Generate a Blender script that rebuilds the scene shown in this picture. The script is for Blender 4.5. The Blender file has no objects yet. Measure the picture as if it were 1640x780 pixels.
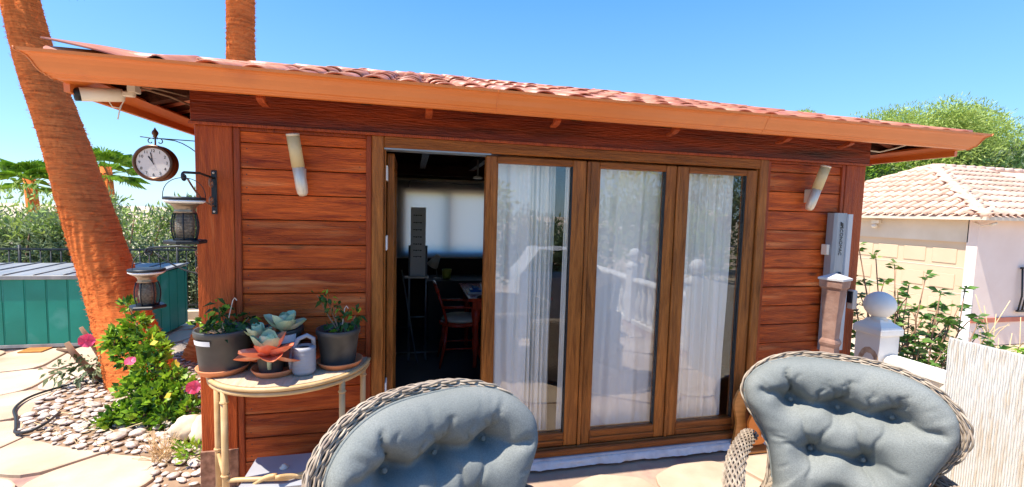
import bpy, math, random
import numpy as np
from mathutils import Vector, Matrix, noise as mnoise
random.seed(7); np.random.seed(7)
sc = bpy.context.scene
COL = sc.collection

# ------------------------------------------------------------------ camera
V = dict(cx=1.176, cy=-2.8054, cz=1.7637, yaw=.2244, pitch=-.0719, roll=.0272, f=703.67)
_cy, _sy = math.cos(V['yaw']), math.sin(V['yaw'])
FWD = Vector((_sy*math.cos(V['pitch']), _cy*math.cos(V['pitch']), math.sin(V['pitch'])))
_r0 = Vector((_cy, -_sy, 0)); _u0 = _r0.cross(FWD)
_c, _s = math.cos(V['roll']), math.sin(V['roll'])
RGT = _c*_r0+_s*_u0; UPV = -_s*_r0+_c*_u0
cam = bpy.data.objects.new('camera', bpy.data.cameras.new('camera')); COL.objects.link(cam)
m = Matrix((RGT, UPV, -FWD)).transposed().to_4x4(); m.translation = Vector((V['cx'], V['cy'], V['cz']))
cam.matrix_world = m
cam.data.sensor_width = 36; cam.data.lens = V['f']/1640*36; cam.data.clip_start = .05; cam.data.clip_end = 2000
sc.camera = cam

# ------------------------------------------------------------------ light
SUN = Vector((-.47, -.10, 1)).normalized()           # direction towards the sun
elev = math.asin(SUN.z); azim = math.atan2(SUN.x, SUN.y)
w = bpy.data.worlds.new('World'); sc.world = w; w.use_nodes = True
nt = w.node_tree; nt.nodes.clear()
sky = nt.nodes.new('ShaderNodeTexSky'); sky.sky_type = 'NISHITA'; sky.sun_disc = False
sky.sun_elevation = elev; sky.sun_rotation = azim; sky.air_density = 1.0; sky.dust_density = .15; sky.ozone_density = 2.2
hs = nt.nodes.new('ShaderNodeHueSaturation'); hs.inputs['Saturation'].default_value = 1.1
bg = nt.nodes.new('ShaderNodeBackground'); bg.inputs[1].default_value = .15
wo = nt.nodes.new('ShaderNodeOutputWorld')
tcw = nt.nodes.new('ShaderNodeTexCoord'); sx = nt.nodes.new('ShaderNodeSeparateXYZ'); nt.links.new(tcw.outputs['Generated'], sx.inputs[0])
rw = nt.nodes.new('ShaderNodeValToRGB'); rw.color_ramp.elements[0].position = .0; rw.color_ramp.elements[1].position = .42
rw.color_ramp.elements[0].color = (.30, .66, 1, 1); rw.color_ramp.elements[1].color = (.08, .34, 1, 1)
vs_ = nt.nodes.new('ShaderNodeVectorMath'); vs_.operation = 'SCALE'; vs_.inputs['Scale'].default_value = 2.0
nt.links.new(sx.outputs[2], rw.inputs[0]); nt.links.new(rw.outputs[0], vs_.inputs[0])
mw = nt.nodes.new('ShaderNodeMix'); mw.data_type = 'RGBA'; mw.inputs[0].default_value = .85
nt.links.new(sky.outputs[0], hs.inputs['Color']); nt.links.new(hs.outputs[0], mw.inputs[6]); nt.links.new(vs_.outputs[0], mw.inputs[7]); nt.links.new(mw.outputs[2], bg.inputs[0]); nt.links.new(bg.outputs[0], wo.inputs[0])
sl = bpy.data.lights.new('sun', 'SUN'); sl.energy = 2.5; sl.angle = math.radians(.5); sl.color = (1, .93, .82)
so = bpy.data.objects.new('sun', sl); COL.objects.link(so)
so.rotation_euler = (-SUN).to_track_quat('-Z', 'Y').to_euler()
sc.view_settings.view_transform = 'Standard'; sc.view_settings.look = 'None'
sc.view_settings.exposure = 1.9; sc.view_settings.gamma = 1
sc.render.engine = 'CYCLES'
sc.cycles.max_bounces = 8; sc.cycles.transparent_max_bounces = 12; sc.cycles.diffuse_bounces = 5

# ------------------------------------------------------------------ materials
def mat(name, c1, c2=None, sc_=(1, 1, 1), ns=5., det=5, rough=.6, metal=0, bump=0, bs=None, rnd=0., coat=0, c3=None, s3=2., t3=(.55, .7), spec=.5, contrast=(.3, .7), trans=0., dist=0., alpha=1., ofs=True, rrough=0., knots=None):
    M = bpy.data.materials.new(name); M.use_nodes = True
    n = M.node_tree.nodes; L = M.node_tree.links; n.clear()
    out = n.new('ShaderNodeOutputMaterial'); p = n.new('ShaderNodeBsdfPrincipled')
    p.inputs['Roughness'].default_value = rough; p.inputs['Metallic'].default_value = metal
    p.inputs['Specular IOR Level'].default_value = spec; p.inputs['Coat Weight'].default_value = coat
    p.inputs['Coat Roughness'].default_value = .15
    tc = n.new('ShaderNodeTexCoord'); oi = n.new('ShaderNodeObjectInfo')
    mp = n.new('ShaderNodeMapping'); mp.inputs['Scale'].default_value = sc_
    if ofs:
        ad = n.new('ShaderNodeVectorMath'); ad.operation = 'SCALE'; cb = n.new('ShaderNodeCombineXYZ')
        for i in range(3): L.new(oi.outputs['Random'], cb.inputs[i])
        L.new(cb.outputs[0], ad.inputs[0]); ad.inputs['Scale'].default_value = 37.
        a2 = n.new('ShaderNodeVectorMath'); L.new(tc.outputs['Object'], a2.inputs[0]); L.new(ad.outputs[0], a2.inputs[1])
        L.new(a2.outputs[0], mp.inputs[0])
    else: L.new(tc.outputs['Object'], mp.inputs[0])
    col = None
    if c2 is not None:
        nz = n.new('ShaderNodeTexNoise'); nz.inputs['Scale'].default_value = ns; nz.inputs['Detail'].default_value = det; nz.inputs['Roughness'].default_value = .66 if det >= 8 else .5; nz.inputs['Distortion'].default_value = dist
        L.new(mp.outputs[0], nz.inputs['Vector'])
        r = n.new('ShaderNodeValToRGB'); r.color_ramp.elements[0].position = contrast[0]; r.color_ramp.elements[1].position = contrast[1]
        r.color_ramp.elements[0].color = (*c1, 1); r.color_ramp.elements[1].color = (*c2, 1)
        L.new(nz.outputs[0], r.inputs[0]); col = r.outputs[0]
        if rrough:
            mr = n.new('ShaderNodeMapRange'); mr.inputs[3].default_value = rough-rrough; mr.inputs[4].default_value = rough+rrough
            L.new(nz.outputs[0], mr.inputs[0]); L.new(mr.outputs[0], p.inputs['Roughness'])
    if knots:
        vo = n.new('ShaderNodeTexVoronoi'); vo.inputs['Scale'].default_value = 1.0; vo.inputs['Randomness'].default_value = 1
        mk_ = n.new('ShaderNodeMapping'); mk_.inputs['Scale'].default_value = knots; L.new(a2.outputs[0], mk_.inputs[0]); L.new(mk_.outputs[0], vo.inputs['Vector'])
        rk = n.new('ShaderNodeMapRange'); rk.inputs[1].default_value = .04; rk.inputs[2].default_value = .13; rk.inputs[3].default_value = .8; rk.inputs[4].default_value = 0
        L.new(vo.outputs['Distance'], rk.inputs[0]); mk2 = n.new('ShaderNodeMix'); mk2.data_type = 'RGBA'; L.new(rk.outputs[0], mk2.inputs[0]); L.new(col, mk2.inputs[6]); mk2.inputs[7].default_value = (.045, .010, .004, 1); col = mk2.outputs[2]
    if c3 is not None:
        n3 = n.new('ShaderNodeTexNoise'); n3.inputs['Scale'].default_value = s3; n3.inputs['Detail'].default_value = 6
        L.new(mp.outputs[0], n3.inputs['Vector'])
        r3 = n.new('ShaderNodeMapRange'); r3.inputs[1].default_value = t3[0]; r3.inputs[2].default_value = t3[1]
        L.new(n3.outputs[0], r3.inputs[0])
        mx = n.new('ShaderNodeMix'); mx.data_type = 'RGBA'; L.new(r3.outputs[0], mx.inputs[0])
        if col is None: mx.inputs[6].default_value = (*c1, 1)
        else: L.new(col, mx.inputs[6])
        mx.inputs[7].default_value = (*c3, 1); col = mx.outputs[2]
    if rnd:
        h = n.new('ShaderNodeHueSaturation'); mr = n.new('ShaderNodeMapRange')
        mr.inputs[3].default_value = 1-rnd; mr.inputs[4].default_value = 1+rnd
        L.new(oi.outputs['Random'], mr.inputs[0]); L.new(mr.outputs[0], h.inputs['Value'])
        if col is None: h.inputs['Color'].default_value = (*c1, 1)
        else: L.new(col, h.inputs['Color'])
        col = h.outputs[0]
    if col is None: p.inputs['Base Color'].default_value = (*c1, 1)
    else: L.new(col, p.inputs['Base Color'])
    if bump:
        nb = n.new('ShaderNodeTexNoise'); nb.inputs['Scale'].default_value = bs or ns; nb.inputs['Detail'].default_value = 6
        L.new(mp.outputs[0], nb.inputs['Vector'])
        b = n.new('ShaderNodeBump'); b.inputs['Strength'].default_value = bump; b.inputs['Distance'].default_value = .01
        L.new(nb.outputs[0], b.inputs['Height']); L.new(b.outputs[0], p.inputs['Normal'])
    surf = p.outputs[0]
    if trans:
        t = n.new('ShaderNodeBsdfTranslucent'); ms = n.new('ShaderNodeMixShader'); ms.inputs[0].default_value = trans
        if col is None: t.inputs[0].default_value = (*c1, 1)
        else: L.new(col, t.inputs[0])
        L.new(surf, ms.inputs[1]); L.new(t.outputs[0], ms.inputs[2]); surf = ms.outputs[0]
    if alpha < 1:
        t = n.new('ShaderNodeBsdfTransparent'); ms = n.new('ShaderNodeMixShader'); ms.inputs[0].default_value = alpha
        L.new(t.outputs[0], ms.inputs[1]); L.new(surf, ms.inputs[2]); surf = ms.outputs[0]
    L.new(surf, out.inputs[0])
    return M

def wood(name, d, l, axis='x', rnd=.18, rough=.42, wear=None, s=1., t3=(.62, .72), coat=.08, bump=.8, knots=None):
    g = {'x': (1.2, 14, 14), 'z': (14, 14, 1.2), 'y': (14, 1.2, 14)}[axis]
    return mat(name, d, l, sc_=tuple(q*s for q in g), ns=2.2, det=9, rough=rough, bump=bump, bs=14, rnd=rnd, coat=coat, c3=wear, s3=1.1, t3=t3, spec=.22, dist=.6, contrast=(.32, .68), rrough=.12, knots=knots)

M = {}
M['plank'] = wood('plank_wood', (.21, .022, .003), (.72, .135, .018), rnd=.26, wear=(.70, .26, .09), t3=(.56, .76), knots=(2.2, 7, 7))
M['beam'] = wood('beam_wood', (.12, .013, .004), (.40, .055, .010), wear=(.03, .006, .003), t3=(.5, .7), s=.6, rough=.35)
M['post'] = wood('post_wood', (.25, .034, .005), (.50, .095, .016), 'z', wear=(.62, .22, .07), t3=(.6, .8), rough=.5)
M['trim'] = wood('trim_wood', (.24, .035, .010), (.45, .085, .02), 'z')
M['frame'] = wood('frame_wood', (.15, .042, .007), (.46, .155, .03), 'z', rnd=.1, rough=.36)
M['frameh'] = wood('frame_wood_rail', (.14, .038, .007), (.38, .12, .022), 'x', rnd=.1, rough=.36)
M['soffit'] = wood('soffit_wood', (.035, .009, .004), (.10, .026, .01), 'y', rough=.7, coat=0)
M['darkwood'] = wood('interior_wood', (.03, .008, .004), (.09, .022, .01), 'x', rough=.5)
M['redwood'] = wood('red_lacquered_wood', (.30, .02, .008), (.55, .05, .02), 'z', rough=.25, coat=.6, bump=.1)
M['gutter'] = mat('painted_gutter', (.66, .175, .032), (.72, .205, .042), ns=3, rough=.38, coat=.2, rnd=.0, bump=.03, c3=(.42, .10, .03), s3=3, t3=(.62, .85))
M['tile'] = mat('roof_tile', (.36, .10, .055), (.62, .26, .14), ns=6, rough=.45, rnd=.25, bump=.2, bs=40, c3=(.28, .10, .09), s3=3, t3=(.55, .75))
M['tile2'] = mat('garage_roof_tile', (.56, .35, .24), (.72, .52, .40), ns=4, rough=.8, rnd=.18, bump=.2, bs=30, c3=(.40, .22, .15), s3=5, t3=(.6, .8))
M['bark'] = mat('palm_bark', (.64, .13, .03), (.92, .27, .07), sc_=(2.2, 2.2, 26), ns=4, det=8, rough=.95, bump=.5, bs=9, c3=(.40, .09, .025), s3=1.4, t3=(.5, .75), spec=.1)
M['stone'] = mat('paving_stone', (.46, .34, .23), (.60, .47, .34), ns=3, rough=.85, rnd=.1, bump=.15, bs=40, c3=(.38, .26, .17), s3=2, t3=(.5, .75))
M['joint'] = mat('stamped_joint', (.30, .20, .14), (.44, .31, .22), ns=2, rough=.9, bump=.3, bs=30, c3=(.3, .17, .14), s3=4, t3=(.55, .7))
M['curb'] = mat('concrete_curb', (.42, .38, .37), (.56, .52, .5), ns=5, rough=.9, bump=.3, bs=30, c3=(.3, .25, .25), s3=7, t3=(.6, .75))
M['mortar'] = mat('white_mortar', (.60, .56, .52), (.76, .72, .68), ns=14, rough=.9, bump=.6, bs=30)
M['earth'] = mat('earth', (.20, .12, .07), (.36, .24, .15), ns=4, rough=1, bump=.6, bs=30)
M['dryground'] = mat('dry_ground', (.42, .31, .2), (.58, .46, .32), ns=.4, rough=1, bump=.4, bs=8)
M['pebble'] = mat('river_pebble', (.40, .30, .23), (.70, .60, .52), ns=3, rough=.7, rnd=.25, bump=.1, bs=20)
M['rock'] = mat('rough_rock', (.46, .34, .22), (.74, .62, .46), ns=5, rough=.95, bump=.9, bs=9)
M['black'] = mat('black_metal', (.012, .016, .02), rough=.45, spec=.4)
M['darkiron'] = mat('wrought_iron', (.014, .018, .022), (.05, .055, .06), ns=20, rough=.5, metal=.3)
M['rust'] = mat('rusty_iron', (.16, .07, .04), (.42, .22, .14), ns=30, rough=.7, metal=.3)
M['bronze'] = mat('brown_clock_case', (.07, .030, .018), (.17, .075, .035), ns=8, rough=.3, metal=.6)
M['white'] = mat('white_paint', (.78, .78, .77), (.84, .84, .83), ns=8, rough=.5)
M['dial'] = mat('clock_dial', (.80, .78, .74), (.74, .71, .66), ns=6, rough=.6)
M['print'] = mat('black_print', (.02, .02, .02), rough=.6)
M['lampcream'] = mat('lamp_cream', (.85, .72, .42), (.80, .66, .36), ns=5, rough=.35, trans=.3)
M['steel'] = mat('brushed_steel', (.66, .56, .42), (.80, .72, .58), sc_=(30, 30, 1), ns=4, rough=.45, metal=.35)
M['teal'] = mat('teal_sheet_metal', (.0, .20, .14), (.006, .27, .20), ns=2.5, rough=.45, rnd=.12, c3=(.12, .36, .32), s3=2.2, t3=(.62, .85), spec=.4)
M['lid'] = mat('grey_sheet_lid', (.20, .21, .22), (.32, .32, .31), sc_=(6, 1, 1), ns=2, rough=.4, rnd=.1)
M['fabric'] = mat('blue_grey_canvas', (.185, .195, .18), (.25, .26, .24), sc_=(1, 1, 1), ns=220, det=1, rough=.95, bump=.25, bs=300, spec=.15, c3=(.15, .165, .155), s3=3, t3=(.4, .8))
M['wicker'] = mat('weathered_wicker', (.23, .17, .12), (.46, .37, .27), ns=25, rough=.7, c3=(.24, .17, .13), s3=12, t3=(.6, .75))
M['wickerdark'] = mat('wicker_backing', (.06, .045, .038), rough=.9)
M['rattan'] = mat('rattan_cane', (.50, .30, .12), (.66, .44, .21), sc_=(1, 1, 1), ns=9, rough=.45, bump=.15, bs=30, c3=(.36, .24, .14), s3=5, t3=(.6, .8))
M['rattantop'] = mat('weathered_table_top', (.40, .31, .20), (.58, .46, .32), sc_=(8, 1.2, 1), ns=5, rough=.75, bump=.3, bs=20, c3=(.28, .24, .2), s3=2, t3=(.58, .8))
M['terra'] = mat('terracotta', (.62, .20, .075), (.74, .30, .13), ns=6, rough=.8, rnd=.08)
M['potblack'] = mat('black_plastic_pot', (.035, .036, .036), (.075, .075, .07), ns=7, rough=.48, bump=.1, c3=(.13, .12, .11), s3=4, t3=(.55, .8))
M['potgrey'] = mat('grey_plastic', (.30, .30, .32), (.38, .38, .40), ns=5, rough=.42)
M['soil'] = mat('pot_soil', (.02, .014, .01), (.06, .04, .03), ns=30, rough=1, bump=.8, bs=40)
def leafmat(name, a, b, c=None, tr=.3, s=9, rough=.45): return mat(name, a, b, ns=s, det=3, rough=rough, trans=tr, c3=c, s3=s*.5, t3=(.56, .64), spec=.4, contrast=(.35, .65))
M['leafbright'] = leafmat('bright_green_leaf', (.13, .30, .018), (.38, .56, .04), (.05, .15, .015), s=14)
M['leafmid'] = leafmat('mid_green_leaf', (.03, .10, .015), (.14, .27, .04), (.22, .34, .05), s=8)
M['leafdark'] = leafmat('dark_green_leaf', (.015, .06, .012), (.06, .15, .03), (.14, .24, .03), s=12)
M['leafolive'] = leafmat('silver_green_leaf', (.12, .18, .07), (.38, .46, .26), (.05, .08, .03), s=6)
M['leaflime'] = leafmat('lime_green_leaf', (.28, .40, .07), (.48, .58, .15), (.15, .25, .04), s=5)
M['leafpine'] = leafmat('deep_green_leaf', (.025, .07, .02), (.09, .18, .04), (.012, .03, .01), s=3)
M['leafpalm'] = leafmat('palm_frond_leaf', (.10, .20, .04), (.24, .36, .08), s=3)
M['leafyellow'] = mat('yellowed_leaf', (.75, .50, .03), (.80, .60, .06), ns=10, rough=.5, trans=.3)
M['twig'] = mat('brown_twig', (.16, .09, .05), (.34, .2, .12), ns=9, rough=.9)
M['dry'] = mat('dry_straw_twig', (.62, .42, .2), (.8, .6, .34), ns=9, rough=.9)
M['pink'] = mat('pink_petal', (.80, .05, .16), (.86, .16, .30), ns=20, rough=.5, trans=.25)
M['succ'] = mat('pale_succulent_leaf', (.36, .52, .30), (.60, .70, .45), ns=6, rough=.5, trans=.12, c3=(.74, .72, .50), s3=7, t3=(.5, .7))
M['succred'] = mat('red_succulent_leaf', (.74, .13, .06), (.82, .30, .13), ns=6, rough=.45, trans=.15, c3=(.86, .52, .36), s3=8, t3=(.52, .7))
M['plaster'] = mat('cream_plaster', (.64, .54, .41), (.72, .62, .49), ns=2, rough=.9, bump=.1, bs=50, c3=(.56, .46, .35), s3=.8, t3=(.5, .8))
M['plastershade'] = mat('shaded_plaster', (.74, .60, .52), (.80, .67, .59), ns=2, rough=.9, bump=.1, bs=50)  # cream plaster with the pinkish shade of the grazing-lit wall painted in
M['gdoor'] = mat('beige_garage_door', (.60, .45, .30), (.64, .49, .33), ns=2, rough=.6)
M['redtile'] = mat('red_tile_band', (.5, .15, .09), (.6, .2, .12), ns=6, rough=.7)
M['cream'] = mat('cream_plastic', (.72, .64, .52), (.78, .71, .60), ns=9, rough=.5)
M['awning'] = mat('grey_awning_shell', (.27, .30, .33), (.34, .37, .40), sc_=(10, 10, 1), ns=3, rough=.4, metal=.2)
M['awninglight'] = mat('pale_grey_awning_rail', (.52, .54, .55), rough=.4)
M['pinkstone'] = mat('pink_cast_stone', (.22, .11, .075), (.38, .23, .17), ns=9, rough=.9, bump=.5, bs=22, c3=(.30, .15, .10), s3=5, t3=(.55, .7))
M['capstone'] = mat('grey_cap_stone', (.5, .48, .47), (.62, .6, .58), ns=9, rough=.8)
M['balus'] = mat('white_cast_concrete', (.76, .70, .61), (.84, .79, .70), ns=5, rough=.8, bump=.12, bs=40, c3=(.62, .56, .5), s3=4, t3=(.62, .8))
M['chipped'] = mat('exposed_stone_patch', (.40, .24, .14), (.62, .46, .32), ns=25, rough=.95, bump=.8, bs=40)
M['panelrib'] = mat('worn_white_screen', (.86, .85, .80), (.90, .89, .86), sc_=(1, 1, 1), ns=8, rough=.6, trans=.35, alpha=.80, c3=(.80, .72, .60), s3=5, t3=(.5, .62))
M['panelfilm'] = mat('translucent_screen_film', (.88, .85, .79), (.90, .88, .84), ns=6, rough=.5, trans=.4, alpha=.85)
M['blue'] = mat('blue_paint', (.01, .14, .50), rough=.4)
M['orange'] = mat('orange_paint', (.72, .22, .03), rough=.45)
M['ochre'] = mat('ochre_varnished_wood', (.42, .16, .03), (.58, .25, .06), sc_=(2, 2, 12), ns=4, rough=.4)
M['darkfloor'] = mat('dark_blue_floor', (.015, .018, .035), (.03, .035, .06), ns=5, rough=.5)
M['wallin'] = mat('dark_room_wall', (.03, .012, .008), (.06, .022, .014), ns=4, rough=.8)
M['blind'] = mat('cream_roller_blind', (.86, .85, .78), rough=.9, trans=.85)
M['neckmetal'] = mat('smoked_metal', (.20, .15, .11), (.34, .27, .2), ns=5, rough=.3, metal=.6)
M['seed'] = mat('seed_filling', (.22, .15, .09), (.55, .42, .28), ns=90, rough=.8, bump=.5, bs=90)
M['curtain'] = mat('white_net_curtain', (.96, .93, .86), rough=.95, trans=.05, bump=.15, bs=200)
M['grey'] = mat('grey_metal', (.30, .31, .33), rough=.4, metal=.6)
M['board'] = mat('whiteboard_face', (.88, .86, .86), (.8, .8, .8), ns=3, rough=.35, trans=.3)
M['rubber'] = mat('black_hose_rubber', (.02, .02, .02), rough=.5)
M['cushpale'] = mat('pale_seat_pad', (.55, .50, .42), (.66, .6, .5), ns=20, rough=.95)
M['yellowpot'] = mat('yellow_bucket', (.45, .42, .05), rough=.5)
M['cover'] = mat('white_canvas_cover', (.50, .50, .49), (.44, .44, .43), ns=4, rough=.8, bump=.3)
M['pvcgrey'] = mat('charcoal_cover', (.30, .30, .31), rough=.6)

# glass pane: reflective sheet over a clear one
G = bpy.data.materials.new('window_glass'); G.use_nodes = True
n = G.node_tree.nodes; L = G.node_tree.links; n.clear()
o_ = n.new('ShaderNodeOutputMaterial'); mx = n.new('ShaderNodeMixShader'); tr = n.new('ShaderNodeBsdfTransparent'); gl = n.new('ShaderNodeBsdfGlossy')
gl.inputs['Roughness'].default_value = .0; tr.inputs[0].default_value = (.985, .99, .99, 1)
fr = n.new('ShaderNodeLayerWeight'); fr.inputs[0].default_value = .5
pw = n.new('ShaderNodeMath'); pw.operation = 'POWER'; pw.inputs[1].default_value = 4; L.new(fr.outputs['Facing'], pw.inputs[0])
mr = n.new('ShaderNodeMapRange'); mr.inputs[3].default_value = .09; mr.inputs[4].default_value = 1.0
L.new(pw.outputs[0], mr.inputs[0]); L.new(mr.outputs[0], mx.inputs[0]); L.new(tr.outputs[0], mx.inputs[1]); L.new(gl.outputs[0], mx.inputs[2]); L.new(mx.outputs[0], o_.inputs[0])
M['glass'] = G

# ------------------------------------------------------------------ mesh building
def rotm(rx=0, ry=0, rz=0): return (Matrix.Rotation(rz, 3, 'Z') @ Matrix.Rotation(ry, 3, 'Y') @ Matrix.Rotation(rx, 3, 'X'))
def wloc(o):
    p = Vector((0, 0, 0))
    while o is not None: p = p+o.location; o = o.parent
    return p
class MB:
    def __init__(s): s.v = []; s.f = []; s.sm = []
    def add(s, vs, fs, smooth=False):
        b = len(s.v); s.v += [tuple(q) for q in vs]; s.f += [tuple(i+b for i in f) for f in fs]; s.sm += [smooth]*len(fs)
        return s
    def box(s, x0, x1, y0, y1, z0, z1, R=None, c=None, bev=0):
        if bev <= 0:
            vs = [(x, y, z) for x in (x0, x1) for y in (y0, y1) for z in (z0, z1)]
            fs = [(0, 1, 3, 2), (4, 6, 7, 5), (0, 4, 5, 1), (2, 3, 7, 6), (0, 2, 6, 4), (1, 5, 7, 3)]
        else:
            # chamfered box: each corner has three vertices
            vs = []; idx = {}
            X = (x0, x1); Y = (y0, y1); Z = (z0, z1)
            for i in (0, 1):
                for j in (0, 1):
                    for k in (0, 1):
                        sx = bev if i == 0 else -bev; sy = bev if j == 0 else -bev; sz = bev if k == 0 else -bev
                        idx[i, j, k] = len(vs)
                        vs += [(X[i], Y[j]+sy, Z[k]+sz), (X[i]+sx, Y[j], Z[k]+sz), (X[i]+sx, Y[j]+sy, Z[k])]
            q = lambda i, j, k, a: idx[i, j, k]+a
            fs = []
            for i in (0, 1):
                t = [q(i, 0, 0, 0), q(i, 1, 0, 0), q(i, 1, 1, 0), q(i, 0, 1, 0)]; fs.append(t if i else t[::-1])
            for j in (0, 1):
                t = [q(0, j, 0, 1), q(0, j, 1, 1), q(1, j, 1, 1), q(1, j, 0, 1)]; fs.append(t if j else t[::-1])
            for k in (0, 1):
                t = [q(0, 0, k, 2), q(1, 0, k, 2), q(1, 1, k, 2), q(0, 1, k, 2)]; fs.append(t if k else t[::-1])
            for j in (0, 1):
                for k in (0, 1): fs.append([q(0, j, k, 1), q(1, j, k, 1), q(1, j, k, 2), q(0, j, k, 2)])
            for i in (0, 1):
                for k in (0, 1): fs.append([q(i, 0, k, 0), q(i, 1, k, 0), q(i, 1, k, 2), q(i, 0, k, 2)])
                for j in (0, 1): fs.append([q(i, j, 0, 0), q(i, j, 1, 0), q(i, j, 1, 1), q(i, j, 0, 1)])
            for i in (0, 1):
                for j in (0, 1):
                    for k in (0, 1): fs.append([q(i, j, k, 0), q(i, j, k, 1), q(i, j, k, 2)])
        if R is not None:
            cc = Vector(c) if c is not None else Vector(((x0+x1)/2, (y0+y1)/2, (z0+z1)/2))
            vs = [R @ (Vector(p)-cc)+cc for p in vs]
        return s.add(vs, fs)
    def tube(s, pts, r, seg=8, caps=True, closed=False):
        P = [Vector(p) for p in pts]; n = len(P)
        rr = r if isinstance(r, (list, tuple)) else [r]*n
        T = []
        for i in range(n):
            a = P[(i-1) % n] if closed or i > 0 else P[i]; b = P[(i+1) % n] if closed or i < n-1 else P[i]
            t = b-a; T.append(t.normalized() if t.length > 1e-9 else Vector((0, 0, 1)))
        up = Vector((0, 0, 1)) if abs(T[0].z) < .9 else Vector((1, 0, 0))
        u = T[0].cross(up).normalized(); vs = []
        for i in range(n):
            u = (u-T[i]*u.dot(T[i])); u = u.normalized() if u.length > 1e-6 else T[i].orthogonal().normalized()
            v = T[i].cross(u)
            for k in range(seg):
                a = 2*math.pi*k/seg; vs.append(P[i]+(u*math.cos(a)+v*math.sin(a))*rr[i])
        fs = []
        for i in range(n if closed else n-1):
            j = (i+1) % n
            for k in range(seg):
                l = (k+1) % seg; fs.append((i*seg+k, i*seg+l, j*seg+l, j*seg+k))
        if caps and not closed: fs += [tuple(range(seg))[::-1], tuple((n-1)*seg+k for k in range(seg))]
        return s.add(vs, fs, seg > 5)
    def lathe(s, prof, c=(0, 0, 0), seg=28, sx=1, sy=1, R=None, smooth=True, ph=0):
        c = Vector(c); vs = []; n = len(prof)
        for r, z in prof:
            for k in range(seg):
                a = 2*math.pi*k/seg+ph; p = Vector((r*math.cos(a)*sx, r*math.sin(a)*sy, z))
                vs.append((R @ p if R is not None else p)+c)
        fs = []
        for i in range(n-1):
            for k in range(seg):
                l = (k+1) % seg; fs.append((i*seg+k, i*seg+l, (i+1)*seg+l, (i+1)*seg+k))
        if prof[0][0] > 1e-6 and not (len(prof) == 2 and prof[1][0] < 1e-6): fs.append(tuple(range(seg))[::-1])
        if prof[-1][0] > 1e-6 and not any(p[0] < 1e-6 for p in prof): fs.append(tuple((n-1)*seg+k for k in range(seg)))
        return s.add(vs, fs, smooth)
    def grid(s, fn, nu, nv, smooth=True, flip=False):
        vs = [fn(i/nu, j/nv) for j in range(nv+1) for i in range(nu+1)]; fs = []
        for j in range(nv):
            for i in range(nu):
                a = j*(nu+1)+i; q = (a, a+1, a+nu+2, a+nu+1); fs.append(q[::-1] if flip else q)
        return s.add(vs, fs, smooth)
    def prism(s, poly, y0, y1, plane='xz'):
        n = len(poly)
        f = {'xz': lambda p, t: (p[0], t, p[1]), 'xy': lambda p, t: (p[0], p[1], t), 'yz': lambda p, t: (t, p[0], p[1])}[plane]
        vs = [f(p, y0) for p in poly]+[f(p, y1) for p in poly]
        return s.add(vs, [tuple(range(n)), tuple(range(2*n-1, n-1, -1))]+[(i, i+n, (i+1) % n+n, (i+1) % n) for i in range(n)])
    def build(s, name, m, parent=None, local=False, fix=False):
        me = bpy.data.meshes.new(name)
        off = Vector((0, 0, 0)) if local or parent is None else wloc(parent)
        vs = s.v if off.length == 0 else [(p[0]-off.x, p[1]-off.y, p[2]-off.z) for p in s.v]
        me.from_pydata(vs, [], s.f); me.polygons.foreach_set('use_smooth', s.sm)
        if fix:
            import bmesh
            bm = bmesh.new(); bm.from_mesh(me); bmesh.ops.recalc_face_normals(bm, faces=bm.faces); bm.to_mesh(me); bm.free()
        me.materials.append(M[m]); me.update()
        o = bpy.data.objects.new(name, me); COL.objects.link(o)
        if parent is not None: o.parent = parent
        return o
def tag(o, label=None, cat=None, group=None, kind=None):
    if label: o['label'] = label
    if cat: o['category'] = cat
    if group: o['group'] = group
    if kind: o['kind'] = kind
    return o
def thing(name, label, cat, loc=(0, 0, 0), rz=0, group=None):
    o = bpy.data.objects.new(name, None); COL.objects.link(o); o.location = loc; o.rotation_euler = (0, 0, rz); o.empty_display_size = .1
    return tag(o, label, cat, group)
def rawmesh(name, V_, F_, m, parent=None, smooth=False):
    """fast quads/tris from numpy arrays in world space"""
    me = bpy.data.meshes.new(name); k = F_.shape[1]
    if parent is not None: V_ = V_-np.array(wloc(parent))
    me.vertices.add(len(V_)); me.vertices.foreach_set('co', V_.astype(np.float32).ravel())
    me.loops.add(F_.size); me.loops.foreach_set('vertex_index', F_.astype(np.int32).ravel())
    me.polygons.add(len(F_)); me.polygons.foreach_set('loop_start', np.arange(0, F_.size, k, dtype=np.int32))
    me.update(calc_edges=True); me.validate()
    me.materials.append(M[m]); o = bpy.data.objects.new(name, me); COL.objects.link(o)
    if parent is not None: o.parent = parent
    return o
def leaves(P, size, asp=.45, droop=0., up=.3, dirs=None, jit=.4):
    """P (n,3) leaf bases -> kite shaped leaves as two triangles each"""
    n = len(P); d = np.random.normal(size=(n, 3)) if dirs is None else dirs+np.random.normal(size=(n, 3))*jit
    d[:, 2] += up; d /= np.linalg.norm(d, axis=1)[:, None]
    q = np.random.normal(size=(n, 3)); s = np.cross(d, q); s /= np.linalg.norm(s, axis=1)[:, None]
    nn = np.cross(d, s)
    L_ = size*np.random.uniform(.6, 1.3, n)[:, None]
    a = P; b = P+d*L_*.45+s*L_*asp*.5+nn*L_*.06; c = P+d*L_-np.array([0, 0, 1])*droop*L_; e = P+d*L_*.45-s*L_*asp*.5+nn*L_*.06
    V_ = np.stack([a, b, c, e], 1).reshape(-1, 3); i = np.arange(n)*4
    F_ = np.concatenate([np.stack([i, i+1, i+2], 1), np.stack([i, i+2, i+3], 1)])
    return V_, F_
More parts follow.
